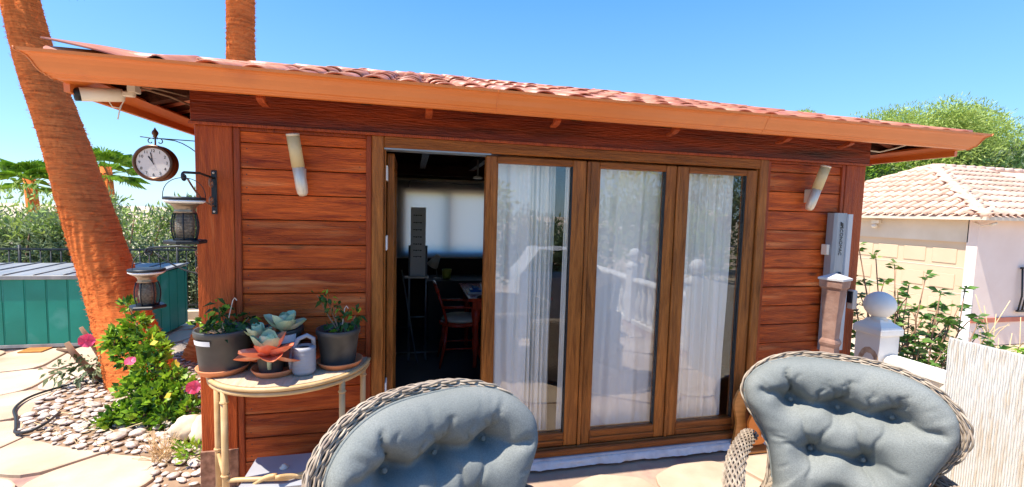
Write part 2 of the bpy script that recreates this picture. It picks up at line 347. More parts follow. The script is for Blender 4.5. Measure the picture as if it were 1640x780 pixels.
def clumps(cs, n, shell=.75):
    """cs list of (x,y,z,rx,ry,rz); n points in the outer part of those ellipsoids"""
    cs = np.array(cs, float); wgt = (cs[:, 3]*cs[:, 4]*cs[:, 5])**(2/3); wgt /= wgt.sum()
    k = np.random.choice(len(cs), n, p=wgt); d = np.random.normal(size=(n, 3)); d /= np.linalg.norm(d, axis=1)[:, None]
    r = np.random.uniform(shell**3, 1, n)**(1/3)
    r *= 1+.18*np.sin(d[:, 0]*9+k)*np.cos(d[:, 2]*11+k*2)
    return cs[k, :3]+d*cs[k, 3:]*r[:, None], d

# ================================================================== SETTING
FZ = .05                                              # top of the paving stones
g = MB(); g.grid(lambda u, v: (-300+600*u, -300+600*v, -.95), 4, 4, False); tag(g.build('ground', 'dryground'), kind='structure')
tb = MB(); tb.box(-9, 4.78, -7.2, 4.75, -.93, .028); tag(tb.build('terrace', 'joint'), 'stamped mauve jointed terrace slab', kind='structure')
tile_root = bpy.data.objects['terrace']
pv = bpy.data.objects['terrace']

def clip(poly, a, b, c):                               # keep a*x+b*y<=c
    out = []
    for i in range(len(poly)):
        p, q = poly[i], poly[(i+1) % len(poly)]
        dp = a*p[0]+b*p[1]-c; dq = a*q[0]+b*q[1]-c
        if dp <= 0: out.append(p)
        if (dp < 0) != (dq < 0) and abs(dp-dq) > 1e-12:
            t = dp/(dp-dq); out.append((p[0]+(q[0]-p[0])*t, p[1]+(q[1]-p[1])*t))
    return out
def area(p): return .5*abs(sum(p[i][0]*p[(i+1) % len(p)][1]-p[(i+1) % len(p)][0]*p[i][1] for i in range(len(p))))
def chaikin(p, k=2):
    for _ in range(k):
        q = []
        for i in range(len(p)):
            a, b = p[i], p[(i+1) % len(p)]
            q += [(a[0]*.85+b[0]*.15, a[1]*.85+b[1]*.15), (a[0]*.15+b[0]*.85, a[1]*.15+b[1]*.85)]
        p = q
    return p
BED = [(-.30, .10), (-.36, .22), (-.51, .50), (-.72, .56), (-1.21, .76), (-1.60, .98), (-1.86, 1.5), (-1.99, 2.12), (-1.8, 2.5), (-1.2, 3.0), (-.5, 3.3), (-.02, 3.3), (-.02, .10)]
def inpoly(x, y, P):
    c = False
    for i in range(len(P)):
        a, b = P[i], P[i-1]
        if (a[1] > y) != (b[1] > y) and x < (b[0]-a[0])*(y-a[1])/(b[1]-a[1])+a[0]: c = not c
    return c
sites = []
rg = random.Random(3); step = .70
for i in range(-1, 21):
    for j in range(-1, 19):
        sites.append((-8.9+(i+.5*(j % 2))*step+rg.uniform(-.17, .17), -7.1+j*step*.95+rg.uniform(-.17, .17)))
rest = MB(); nst = 0
for i, s_ in enumerate(sites):
    if not (-8.9 < s_[0] < 4.6 and -7.1 < s_[1] < 4.6): continue
    if s_[0] > -.05 and s_[1] > .0: continue
    if -1.2 < s_[0] and 1.15 < s_[1] < 3.0: continue
    poly = [(s_[0]-1, s_[1]-1), (s_[0]+1, s_[1]-1), (s_[0]+1, s_[1]+1), (s_[0]-1, s_[1]+1)]
    gap = .030
    for k, t in enumerate(sites):
        if k == i: continue
        dx, dy = t[0]-s_[0], t[1]-s_[1]; d = math.hypot(dx, dy)
        if d > 1.6: continue
        poly = clip(poly, dx/d, dy/d, (dx*(s_[0]+dx/2)+dy*(s_[1]+dy/2))/d-gap/2)
    poly = clip(poly, 1, 0, 4.42); poly = clip(poly, -1, 0, 8.9); poly = clip(poly, 0, 1, 4.6)
    if s_[0] > -.05: poly = clip(poly, 0, 1, -.20)
    if s_[0] <= -.05 and s_[1] > -.1: poly = clip(poly, 1, 0, -.10)
    if len(poly) < 3 or area(poly) < .03: continue
    cx_, cy_ = s_
    if False:    # pull the corners out of the bed
        for _ in range(30):
            poly = [((px*.95+cx_*.05, py*.95+cy_*.05) if inpoly(px, py, BED) else (px, py)) for px, py in poly]
        if area(poly) < .03: continue
    pp = chaikin(poly, 2)
    h = FZ+rg.uniform(-.003, .003)
    inner = [(cx_+(x-cx_)*.975, cy_+(y-cy_)*.975) for x, y in pp]; k = len(pp)
    near = (-4.6 < cx_ < 5 and -2.6 < cy_ < 4.6)
    b = MB() if near else rest
    b.add([(x, y, .026) for x, y in pp]+[(x, y, h-.004) for x, y in pp]+[(x, y, h) for x, y in inner],
          [(q, (q+1) % k, (q+1) % k+k, q+k) for q in range(k)]+[(q+k, (q+1) % k+k, (q+1) % k+2*k, q+2*k) for q in range(k)]+[tuple(range(2*k, 3*k))])
    if near: b.build('paving_stone', 'stone', pv); nst += 1
tag(rest.build('paving_stones_beyond', 'stone', pv), kind='stuff')
print('paving stones', nst)

# pebble bed
bd = MB(); nb_ = len(BED); bd.add([(x, y, .055) for x, y in BED]+[(x, y, .0) for x, y in BED], [tuple(range(nb_))]+[(i, (i+1) % nb_, (i+1) % nb_+nb_, i+nb_) for i in range(nb_)])
bed = tag(bd.build('pebble_bed', 'earth', fix=True), kind='structure')
pm = []
for k in range(7):
    b = MB(); r_ = random.Random(k)
    a1, a2 = r_.uniform(.75, 1), r_.uniform(.38, .6)
    b.lathe([(0, -.5), (.55, -.38), (.92, -.08), (1.0, .1), (.8, .4), (.42, .6), (0, .68)], seg=9, sy=a1)
    b.v = [(x*(1+.12*math.sin(3*y+k)), y, z*a2) for x, y, z in b.v]
    o = b.build('pebble', 'pebble', bed, local=True); pm.append(o.data); bpy.data.objects.remove(o)
placed = []
rg = random.Random(11); tries = 0
while len(placed) < 292 and tries < 60000:
    tries += 1
    x, y = rg.uniform(-2.0, 0), rg.uniform(.1, 2.7)
    if not inpoly(x, y, BED): continue
    if math.hypot(x+1.31, y-1.95) < .28: continue
    if x > -1.0 and y > 1.9: continue
    r = rg.uniform(.022, .042) if rg.random() < .85 else rg.uniform(.042, .056)
    if any((x-a)**2+(y-b_)**2 < ((r+c_)*.80)**2 for a, b_, c_ in placed): continue
    placed.append((x, y, r))
for x, y, r in placed:
    o = bpy.data.objects.new('pebble', rg.choice(pm)); COL.objects.link(o); o.parent = bed
    o.location = (x, y, .058+r*.35); o.scale = (r*1.15, r, r*rg.uniform(1., 1.5)); o.rotation_euler = (rg.uniform(-.2, .2), rg.uniform(-.2, .2), rg.uniform(-1, 1))
gr = MB(); vm = pm[0]; ps_ = list(placed); tries = 0
while len(ps_) < 900 and tries < 30000:
    tries += 1; x, y = rg.uniform(-2.0, 0), rg.uniform(.1, 3.0); r = rg.uniform(.014, .030)
    if not inpoly(x, y, BED) or any((x-a)**2+(y-b_)**2 < ((r+c_)*.85)**2 for a, b_, c_ in ps_): continue
    ps_.append((x, y, r)); mm_ = Matrix.Rotation(rg.uniform(0, 6), 3, 'Z')
    gr.add([mm_ @ (v_.co*r)+Vector((x, y, .058+r*.3)) for v_ in vm.vertices], [tuple(p_.vertices) for p_ in vm.polygons], True)
for k in range(1500):
    x, y = rg.uniform(-2.0, 0), rg.uniform(.1, 3.2)
    if not inpoly(x, y, BED): continue
    r = rg.uniform(.006, .016); gr.lathe([(0, -r*.5), (r, 0), (0, r*.6)], (x, y, .058), seg=5, smooth=False)
tag(gr.build('gravel', 'pebble'), 'fine gravel between the pebbles of the bed', 'gravel', kind='stuff')
# litter of dry twigs and leaves on the bed
lt = MB()
for k in range(420):
    x, y = rg.uniform(-1.6, -.05), rg.uniform(.3, 2.4)
    if not inpoly(x, y, BED): continue
    a = rg.uniform(0, 6.3); l = rg.uniform(.03, .12); z = .075+rg.uniform(0, .03)
    lt.tube([(x, y, z), (x+l*math.cos(a), y+l*math.sin(a), z+rg.uniform(-.01, .02))], .0022, 3)
tag(lt.build('dry_plant_litter', 'dry'), 'scattered dry straw and twigs lying over the pebbles', 'litter', kind='stuff')

# ================================================================== CABIN
W = 4.644; ZB = 2.1995
cab = thing('wooden_cabin', 'varnished red brown timber garden cabin with folding glass doors and tiled roof', 'cabin', (W/2, 1.75, 0))
# concrete foundation curb
b = MB(); b.box(.0, W, -.075, 3.5, .0, .098, bev=.006); b.build('foundation', 'curb', cab)
b = MB()
def mort(u, v):
    x = .95+3.55*u; e = .018*mnoise.noise((x*6, v*3, 0))+.012*mnoise.noise((x*21, v*5, 2))
    y0 = -.118+e; y1 = -.073+e*.5
    return (x, y0+(y1-y0)*v, .052+.034*math.sin(min(1, v*1.3)*math.pi/2)+.003*mnoise.noise((x*40, v*9, 1)))
b.grid(mort, 260, 5); b.build('mortar_fillet', 'mortar', cab)
# posts
for x0, x1 in ((0, .188), (4.455, W)):
    b = MB(); b.box(x0, x1, -.022, .16, .098, ZB, bev=.005); b.build('corner_post', 'post', cab)
for x0, x1 in ((-.006, .192), (4.451, W+.006)):
    b = MB(); b.box(x0, x1, -.032, .16, .099, .33, bev=.003); tag(b.build('post_shoe', 'rust', cab), 'rusty brown metal shoe at the foot of the post')
# header beam
b = MB(); b.box(-.012, W+.012, -.040, .14, ZB+.002, 2.50, bev=.006); b.build('header_beam', 'beam', cab)
b = MB(); b.box(-.016, W+.016, -.052, -.0405, ZB-.006, ZB+.012, bev=.003); b.build('beam_lip', 'trim', cab)
# planks
pitch = .145
pmesh = {}
def plank(x0, x1, z0, z1, y=0., seed=0):
    b = MB(); dy = random.uniform(-.003, .003); g_ = .0023
    b.box(x0, x1, y-.006+dy, y+.045, z0+g_, z1-g_, bev=.0035)
    o = b.build('plank', 'plank', cab)
    for xn in (x0+.035, x1-.035):
        for zn in (z0+.035, z1-.035):
            if z1-z0 < .09: continue
            nb2 = MB(); nb2.lathe([(.0035, 0), (.0035, .0012), (0, .0016)], (xn+random.uniform(-.004, .004), y-.0058+dy, zn), 6, R=rotm(math.pi/2)); nb2.build('nail_head', 'darkiron', o)
    return o
zt = [2.1995-.02]+[2.1155-pitch*k for k in range(14)]
for (xa, xb) in ((.222, .905), (3.772, 4.425)):
    zz = list(zt)+[.099]
    for i in range(len(zz)-1):
        if zz[i]-zz[i+1] > .02: plank(xa+random.uniform(-.001, .001), xb, max(zz[i+1], .099), zz[i])
for x0, x1 in ((.190, .224), (.903, .936), (3.738, 3.770), (4.423, 4.4535)):
    b = MB(); b.box(x0, x1, -.019, .04, .098, ZB-.001, bev=.004); b.build('trim_board', 'trim', cab)
for x0, x1 in ((.2245, .9025), (3.7705, 4.4225)):
    b = MB(); b.box(x0, x1, -.016, .04, ZB-.021, ZB-.0015, bev=.003); b.build('trim_board', 'trim', cab)
# side and back walls, logs
def sidewall(x0, x1, y0, y1):
    for k in range(16):
        b = MB(); z1 = 2.45-k*pitch; z0 = max(z1-pitch+.006, .1)
        if z1 <= .12: break
        b.box(x0, x1, y0, y1, z0, z1-.001, bev=.006); b.build('plank', 'plank', cab)
sidewall(.012, .07, .165, 3.42); sidewall(W-.07, W-.012, .165, 3.42)
# back wall with two window openings
BY = 3.42
for (x0, x1, z0, z1) in ((.0, 1.10, .099, 2.50), (1.66, 1.715, 1.19, 1.99), (2.28, W, .099, 2.50), (1.10, 2.28, .099, 1.19), (1.10, 2.28, 1.99, 2.50)):
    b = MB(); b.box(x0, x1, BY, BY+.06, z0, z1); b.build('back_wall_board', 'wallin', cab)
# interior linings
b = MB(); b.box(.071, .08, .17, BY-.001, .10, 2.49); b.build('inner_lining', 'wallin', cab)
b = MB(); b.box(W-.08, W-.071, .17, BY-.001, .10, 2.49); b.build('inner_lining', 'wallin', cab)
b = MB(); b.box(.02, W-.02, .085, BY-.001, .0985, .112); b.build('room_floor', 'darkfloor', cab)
# roof deck (hip)
EF, EB, EL, ER = -.34, 3.85, -.44, 5.17; ZE = 2.397; PT = .319
rh = (EB-EF)/2; zr = ZE+PT*rh; yr = (EF+EB)/2
b = MB(); A = [(EL, EF, ZE), (ER, EF, ZE), (ER, EB, ZE), (EL, EB, ZE), (EL+rh, yr, zr), (ER-rh, yr, zr)]
b.add(A, [(0, 1, 5, 4), (1, 2, 5), (2, 3, 4, 5), (3, 0, 4)])
b.add([(x, y, z-.03) for x, y, z in A], [(4, 5, 1, 0), (5, 2, 1), (5, 4, 3, 2), (4, 0, 3)])
b.add([(EL, EF, ZE), (ER, EF, ZE), (ER, EB, ZE), (EL, EB, ZE), (EL, EF, ZE-.03), (ER, EF, ZE-.03), (ER, EB, ZE-.03), (EL, EB, ZE-.03)], [(0, 4, 5, 1), (1, 5, 6, 2), (2, 6, 7, 3), (3, 7, 4, 0)])
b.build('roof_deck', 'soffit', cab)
# rafters: tails show under the eave and inside the room
for k in range(8):
    x = .33+k*.6; b = MB()
    y0, y1 = EF+.05, yr
    if x > EL+rh-.1 and x < ER-rh+.1 or True:
        lim = min(yr, EF+(x-EL) if x-EL < rh else yr, EF+(ER-x) if ER-x < rh else yr)
        z0_ = ZE-.032; b.add([(x+s*.028, y, z0_+PT*(y-EF)+h) for s in (-1, 1) for y in (y0, lim-.05) for h in (-.07, 0)], [(0, 1, 3, 2), (4, 6, 7, 5), (0, 4, 5, 1), (2, 3, 7, 6), (0, 2, 6, 4), (1, 5, 7, 3)])
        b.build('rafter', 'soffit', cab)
for k in range(7):
    for sgn in (0, 1):
        y = .25+k*.5; d = min(y-EF, EB-y); b = MB()
        x0, x1 = (EL+.05, EL+d-.08) if sgn == 0 else (ER-.05, ER-d+.08)
        z0_ = ZE-.032
        def zz_(x): return z0_+PT*((x-EL) if sgn == 0 else (ER-x))
        b.add([(x, y+s*.028, zz_(x)+h) for s in (-1, 1) for x in (x0, x1) for h in (-.06, 0)], [(0, 1, 3, 2), (4, 6, 7, 5), (0, 4, 5, 1), (2, 3, 7, 6), (0, 2, 6, 4), (1, 5, 7, 3)])
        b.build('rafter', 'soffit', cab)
# gutter: ogee profile swept round the eave (u outward, z)
prof = [(-.04, 2.345), (.0, 2.318), (.030, 2.306), (.046, 2.309), (.050, 2.318), (.056, 2.319), (.060, 2.328), (.068, 2.331), (.079, 2.352), (.088, 2.378), (.098, 2.398), (.110, 2.408), (.122, 2.412), (.124, 2.428), (.112, 2.430), (.110, 2.416), (.094, 2.408), (.05, 2.33), (.0, 2.33), (-.03, 2.36)]
prof = [(u, 2.306+(z-2.306)*.885) for u, z in prof]
gx0, gx1, gy0, gy1 = -.37, 5.10, -.32, 3.87
def gcorner(u): return [(gx0-u, gy0-u), (gx1+u, gy0-u), (gx1+u, gy1+u), (gx0-u, gy1+u)]
segs = [(0, 1), (1, 2), (3, 0)]
sag = lambda x: 0
for a_, b_ in segs:
    b = MB(); vs = []
    for u, z in prof:
        c_ = gcorner(u); vs += [(c_[a_][0], c_[a_][1], z), (c_[b_][0], c_[b_][1], z)]
    fs = [(2*i, 2*i+1, 2*i+3, 2*i+2) for i in range(len(prof)-1)]
    b.add(vs, fs, False); tag(b.build('gutter', 'gutter', cab, fix=True), 'orange brown painted metal gutter')
for i_ in (0, 1):                                      # mitre caps
    b = MB(); pts = [(*gcorner(u+.002)[i_], z) for u, z in prof[2:14]]
    b.tube(pts, .0035, 6); b.build('gutter_mitre', 'gutter', cab)
b = MB()
for xx in (1.62, 3.35):
    for u, z in prof[1:14]: pass
    pts = [(xx, gy0-u-.001, z) for u, z in prof[2:14]]; b = MB(); b.tube(pts, .0022, 5); b.build('gutter_joint', 'gutter', cab)
# gutter hooks against the beam
for x in (.42, 1.26, 2.0, 2.78, 3.62, 4.14):
    b = MB(); b.prism([(-.315, 2.318), (-.32, 2.300), (-.29, 2.284), (-.22, 2.278), (-.215, 2.290), (-.27, 2.297), (-.29, 2.318)], x-.018, x+.018, 'yz')
    b.build('gutter_hook', 'trim', cab, fix=True)
# soffit fascia returns on both sides
b = MB(); b.box(EL+.02, EL+.045, EF+.05, EB-.05, ZE-.13, ZE-.032); b.build('fascia_board', 'gutter', cab)
b = MB(); b.box(ER-.045, ER-.02, EF+.05, EB-.05, ZE-.13, ZE-.032); b.build('fascia_board', 'gutter', cab)
# roof tiles of the front slope
th = math.atan(PT); TP = .187; RL = .36
def tilemesh():
    b = MB(); n_ = 9
    pr = [(-TP/2, .004)]+[(-.066*math.cos(math.pi*i/n_), .005+.034*math.sin(math.pi*i/n_)) for i in range(n_+1)]+[(TP/2, .004)]
    vs = []
    for yy, dz in ((0, .011), (RL+.03, .0)):
        for x, z in pr: vs.append((x, yy, z+dz))
    for yy, dz in ((0, .011), (RL+.03, .0)):
        for x, z in pr: vs.append((x*.93, yy, z+dz-.010))
    k = len(pr); fs = [(i, i+1, i+1+k, i+k) for i in range(k-1)]+[(2*k+i, 3*k+i, 3*k+i+1, 2*k+i+1) for i in range(k-1)]+[(i, i+2*k, i+1+2*k, i+1) for i in range(k-1)]
    b.add(vs, fs, True); return b
o = tilemesh().build('roof_tile', 'tile', cab, local=True); TM = o.data; bpy.data.objects.remove(o)
rg = random.Random(5); tc_ = 0
restt = []
for c in range(30):
    x = EL+.10+c*TP
    if x > ER-.05: break
    for r in range(6):
        s0 = r*RL*math.cos(th); lim = min(x-EL, ER-x)
        if s0 > lim+.15: break
        if r == 0 and c < 3: continue
        if c == 0: continue
        o = bpy.data.objects.new('roof_tile', TM); COL.objects.link(o); o.parent = cab
        yy = EF-.02+s0; zz = ZE+.004+PT*(s0-.02)+rg.uniform(0, .004)+(.010*rg.random() if c < 14 and r == 0 else 0)
        o.location = Vector((x+rg.uniform(-.006, .006), yy+rg.uniform(-.012, .012), zz))-cab.location
        o.rotation_euler = (th+rg.uniform(-.012, .012), rg.uniform(-.02, .02), rg.uniform(-.015, .015)+(rg.uniform(-.05, .05) if c < 12 else 0)); tc_ += 1
print('tiles', tc_)
# lifted sheet at the left front corner of the roof
b = MB()
def bent(u, v):
    x = -.455+.56*u; y = EF-.02+.40*v
    lift = .082*max(0, 1-u/.62)**.55*(1-.30*v)*(1-.25*math.exp(-((u-.10)/.05)**2)*0)+.05*math.exp(-((u-.80)/.10)**2)
    return (x, y, ZE+.016+PT*(y-EF)+lift)
ub = MB(); ub.grid(lambda u, v: tuple(Vector(bent(u, v))-Vector((0, -.004, .007))), 40, 8, flip=True); tag(ub.build('sheet_shade', 'black', cab), 'black layer painting in the shade under the bent roof sheet'); b.grid(bent, 40, 8)  # black layer paints in the shaded gap below the lifted sheet
b.add([bent(i/40, 0) for i in range(41)]+[tuple(Vector(bent(i/40, 0))-Vector((0, 0, .006))) for i in range(41)], [(i, i+1, i+42, i+41) for i in range(40)])
tag(b.build('roof_tile', 'tile', cab), 'bent roof sheet lifted at the left corner')
# side slopes, ridge and hips of the roof
b = MB()
def hipcap(p, q, r=.055):
    p, q = Vector(p), Vector(q); n_ = max(2, int((q-p).length/.3))
    for i in range(n_):
        a = p.lerp(q, i/n_); c_ = p.lerp(q, (i+1.08)/n_); b.tube([a, c_], [r*1.05, r*.9], 10)
hipcap(A[0], A[4]); hipcap(A[1], A[5]); hipcap(A[4], A[5], .045); hipcap(A[3], A[4]); hipcap(A[2], A[5])
b.build('hip_and_ridge_cap', 'tile', cab)
for sgn in (0, 1):
    b = MB()
    for k in range(21):
        y = EF+.12+k*TP
        d = min(y-EF, EB-y); x0 = EL if sgn == 0 else ER; x1 = EL+d if sgn == 0 else ER-d
        b.tube([(x0, y, ZE+.01), (x1, y, ZE+.01+PT*d)], .05, 8)
    tag(b.build('side_slope_tiles', 'tile', cab), kind='stuff')

# door frame
for (x0, x1, z0, z1, m_) in ((.937, 1.006, .1, 2.198, 'frame'), (3.664, 3.737, .1, 2.198, 'frame'), (1.0065, 3.6635, 2.128, 2.198, 'frameh'), (1.0065, 3.6635, .1, .150, 'frameh')):
    b = MB(); b.box(x0, x1, -.034, .09, z0, z1, bev=.006); b.build('door_frame', m_, cab)
for (x0, x1, z0, z1, m_) in ((1.007, 1.016, .151, 2.127, 'frame'), (3.650, 3.6635, .151, 2.127, 'frame')):
    b = MB(); b.box(x0, x1, -.014, .08, z0, z1, bev=.003); b.build('door_stop', m_, cab)
b = MB(); b.box(1.008, 1.66, -.03, .07, 2.118, 2.1275); b.build('track', 'grey', cab)
b = MB(); b.box(1.62, 3.66, -.062, -.034, .101, .146, bev=.006); b.build('door_threshold', 'frameh', cab)
def leaf(x0, x1, gx0_, gx1_, label, z0=.152, z1=2.116, zg0=.249, zg1=2.073):
    lf = MB(); lf.box(x0, gx0_, -.026, .042, z0, z1, bev=.006)
    o = lf.build('door_leaf', 'frame', cab); tag(o, label)
    b = MB(); b.box(gx1_, x1, -.026, .042, z0, z1, bev=.006); b.build('stile', 'frame', o)
    b = MB(); b.box(gx0_+.0005, gx1_-.0005, -.025, .041, zg1, z1, bev=.006); b.build('top_rail', 'frameh', o)
    b = MB(); b.box(gx0_+.0005, gx1_-.0005, -.025, .041, z0, zg0, bev=.006); b.build('bottom_rail', 'frameh', o)
    b = MB(); b.box(gx0_+.001, gx1_-.001, -.034, -.0255, z0+.030, z0+.048, bev=.003); b.build('drip_strip', 'frameh', o)
    for (a0, a1, c0, c1, mm) in ((gx0_, gx0_+.009, zg0, zg1, 'frame'), (gx1_-.009, gx1_, zg0, zg1, 'black')):
        b = MB(); b.box(a0+.0005, a1, -.018, .012, c0, c1); b.build('glazing_bead', mm, o)
    b = MB(); b.box(gx0_+.009, gx1_-.009, .0, .006, zg0+.0005, zg1-.0005); b.build('glass_pane', 'glass', o)
    return o
l1 = leaf(1.630, 2.312, 1.700, 2.215, 'left glazed door leaf with two part stile')
b = MB(); b.box(1.662, 1.669, -.032, -.0265, .16, 2.11); b.build('stile_bead', 'frame', l1)
l2 = leaf(2.335, 2.985, 2.403, 2.905, 'middle glazed door leaf')
l3 = leaf(3.008, 3.648, 3.080, 3.563, 'right glazed door leaf')
for xx in (2.3235, 2.9965):
    b = MB(); b.box(xx-.011, xx+.011, -.036, -.020, .155, 2.112, bev=.003); b.build('cover_strip', 'frame', cab)
# folded open leaf standing into the room at the left jamb
ol = MB(); ol.box(1.018, 1.062, .095, .155, .152, 2.11, bev=.004)
ol = tag(ol.build('door_leaf', 'frame', cab), 'dark door leaf folded back into the room')
b = MB(); b.box(1.018, 1.062, .62, .68, .152, 2.11); b.build('stile', 'frame', ol)
b = MB(); b.box(1.018, 1.062, .156, .6195, 2.04, 2.11); b.box(1.018, 1.062, .156, .6195, .152, .25); b.build('rail', 'frameh', ol)
b = MB(); b.box(1.036, 1.042, .156, .6195, .25, 2.04); b.build('glass_pane', 'glass', ol)
for z in (1.98, 1.55, .62, .35):
    b = MB(); b.box(1.0165, 1.026, .0, .094, z-.045, z+.045, bev=.002); b.build('hinge', 'white', ol)

# ---- inside the room
def smooth3(P, n_=6):
    P = [Vector(p) for p in P]; out = []
    for i in range(len(P)-1):
        a = P[max(i-1, 0)]; b_ = P[i]; c_ = P[i+1]; d_ = P[min(i+2, len(P)-1)]
        for k in range(n_):
            f = k/n_; out.append(.5*((2*b_)+(c_-a)*f+(2*a-5*b_+4*c_-d_)*f*f+(3*b_-a-3*c_+d_)*f**3))
    return out+[P[-1]]
def simple(name, m_, label, cat, fn, group=None, fix=False):
    b = MB(); fn(b); return tag(b.build(name, m_, fix=fix), label, cat, group)
rb = thing('roller_blind', 'cream roller blind drawn down over the back windows of the cabin', 'blind', (1.6, 3.37, 2.16))
b = MB(); b.grid(lambda u, v: (.89+1.75*u, 3.37+.004*math.sin(u*9), 1.11+1.05*v), 30, 4); b.build('blind_cloth', 'blind', rb)
b = MB(); b.tube([(.88, 3.385, 2.17), (2.66, 3.385, 2.17)], .022, 10); b.build('blind_tube', 'cream', rb)
b = MB(); b.box(.89, 2.64, 3.362, 3.378, 1.09, 1.112); b.build('bottom_bar', 'cream', rb)
# whiteboard on a stand
wb = thing('whiteboard_stand', 'tall narrow grey whiteboard on a wheeled metal stand', 'whiteboard', (1.25, 2.2, .11))
b = MB(); b.box(1.16, 1.325, 2.19, 2.205, 1.02, 1.785); b.build('board', 'board', wb)
b = MB()
for z in (1.70, 1.62, 1.54, 1.46, 1.38, 1.31, 1.24):
    x = 1.19; 
    for k in range(4): b.box(x, x+.018, 2.1875, 2.1885, z-.006-.004*(k % 2), z+.002); x += .024
b.build('marker_writing', 'print', wb)
b = MB()
for x in (1.15, 1.335): b = MB(); b.tube([(x, 2.2, .15), (x, 2.2, 1.36)], .012, 8); b.build('upright', 'grey', wb)
b = MB(); b.tube([(1.15, 2.2, .55), (1.335, 2.2, .55)], .008, 6); b.build('crossbar', 'grey', wb)
b = MB(); b.box(1.10, 1.36, 2.13, 2.19, 1.00, 1.02); b.build('pen_tray', 'grey', wb)
b = MB()
for x in (1.15, 1.335): b.tube([(x, 1.95, .135), (x, 2.45, .135)], .012, 6)
b.tube([(1.0, 2.2, .14), (1.5, 2.2, .14)], .010, 6); b.build('foot', 'grey', wb)
simple('broom_handle', 'grey', 'thin grey pole leaning in the dark corner inside the door', 'pole', lambda b: b.tube([(1.24, 1.9, .12), (1.07, 2.1, 1.1)], .009, 6))
# red chair
rc = thing('red_wooden_chair', 'red lacquered wooden chair with a curved back and pale seat pad', 'chair', (1.66, 1.85, .11))
b = MB(); b.lathe([(0, .43), (.20, .43), (.225, .445), (.225, .465), (.20, .475), (0, .475)], (1.69, 1.9, .11), 24); b.build('seat', 'redwood', rc)
b = MB(); b.lathe([(0, .477), (.19, .478), (.205, .495), (.19, .515), (0, .52)], (1.70, 1.9, .11), 24); b.build('seat_pad', 'cushpale', rc)
for dx, dy in ((-.15, -.13), (.16, -.13), (-.15, .15), (.16, .15)):
    b = MB(); b.tube([(1.69+dx, 1.9+dy, .54), (1.69+dx*1.15, 1.9+dy*1.1, .33), (1.69+dx*1.45, 1.9+dy*1.35, .112)], [.018, .021, .012], 8); b.build('leg', 'redwood', rc)
b = MB(); b.tube([(1.50, 1.76, .30), (1.90, 1.76, .30)], .010, 8); b.build('stretcher', 'redwood', rc); b = MB(); b.tube([(1.50, 2.05, .30), (1.90, 2.05, .30)], .010, 8); b.build('stretcher', 'redwood', rc)
for k in range(6):
    y = 1.72+k*.07; b = MB(); b.tube([(1.54, y, .58), (1.50, y, .75), (1.42, y, .97)], .010 if 0 < k < 5 else .015, 8); b.build('back_spindle', 'redwood', rc)
b = MB(); b.tube([(1.44, 1.68, .93), (1.415, 1.78, .985), (1.41, 1.9, 1.0), (1.415, 2.02, .985), (1.44, 2.12, .93)], .018, 8); b.build('top_rail', 'redwood', rc)
for y in (1.70, 2.08):
    b = MB(); b.tube([(1.49, y, .76), (1.70, y, .76), (1.83, y, .75), (1.86, y, .58)], .014, 8); b.build('arm', 'redwood', rc)
# red table
rt = thing('red_table', 'red lacquered table covered with stationery inside the cabin', 'table', (2.1, 2.0, .11))
b = MB(); b.box(1.745, 2.65, 1.62, 2.6, .83, .865, bev=.006); b.build('table_top', 'redwood', rt)
b = MB(); b.box(1.80, 2.6, 1.665, 1.69, .74, .829); b.box(1.80, 1.825, 1.691, 2.55, .74, .829); b.build('apron', 'redwood', rt)
for x, y in ((1.84, 1.72), (2.55, 1.72), (1.84, 2.5), (2.55, 2.5)):
    b = MB(); b.lathe([(.03, .0), (.022, .1), (.04, .25), (.028, .4), (.045, .52), (.05, .63)], (x, y, .112), 12); b.build('leg', 'redwood', rt)
pc = thing('pen_cup', 'white cup packed with pens on the red table', 'pen cup', (1.93, 1.72, .865))
b = MB(); b.lathe([(.030, 0), (.038, .085), (.034, .085), (.027, .006), (0, .006)], (1.93, 1.72, .866), 16); b.build('cup', 'white', pc)
for k in range(7):
    a = k*.9; b = MB(); b.tube([(1.93+.01*math.cos(a), 1.72+.01*math.sin(a), .875), (1.93+.055*math.cos(a), 1.72+.05*math.sin(a), 1.0+.02*(k % 3))], .005, 6); b.build('pen', ['white', 'cream', 'grey'][k % 3], pc)
simple('paper_tray', 'white', 'white tray with a dark blue folder on the table beside the pens', 'tray', lambda b: b.box(1.77, 1.92, 1.86, 2.05, .866, .885))
simple('blue_folder', 'blue', 'crumpled blue folder lying in the white tray', 'folder', lambda b: (b.box(1.80, 1.92, 1.88, 2.0, .886, .91), b.box(1.82, 1.9, 1.9, 1.96, .91, .93, R=rotm(.3, .2, .4))))
simple('black_gadget', 'black', 'black desk gadget at the front of the red table', 'gadget', lambda b: (b.box(1.84, 2.0, 1.64, 1.70, .866, .885, bev=.004), b.box(1.86, 1.9, 1.65, 1.67, .885, .895)))
simple('yellow_bucket', 'yellowpot', 'small yellow bucket in the shadow under the back windows', 'bucket', lambda b: b.lathe([(.05, 0), (.065, .12), (.06, .12), (.045, .01), (0, .01)], (1.62, 2.9, .88), 16))
b = MB(); b.box(1.35, 2.6, 2.75, 3.3, .84, .87); dk = thing('black_sideboard', 'black sideboard along the back wall inside the cabin', 'sideboard', (2, 3, .11)); b.build('top', 'black', dk)
b = MB(); b.box(1.38, 2.58, 2.78, 3.28, .112, .839); b.build('body', 'black', dk)
tl = thing('desk_lamp', 'small cream desk lamp leaning in front of the back windows', 'lamp', (1.5, 2.9, .87))
b = MB(); b.lathe([(.05, 0), (.05, .015), (0, .02)], (1.5, 2.9, .871), 14); b.tube([(1.5, 2.9, .88), (1.47, 2.85, 1.1)], .008, 6); b.build('stand', 'grey', tl)
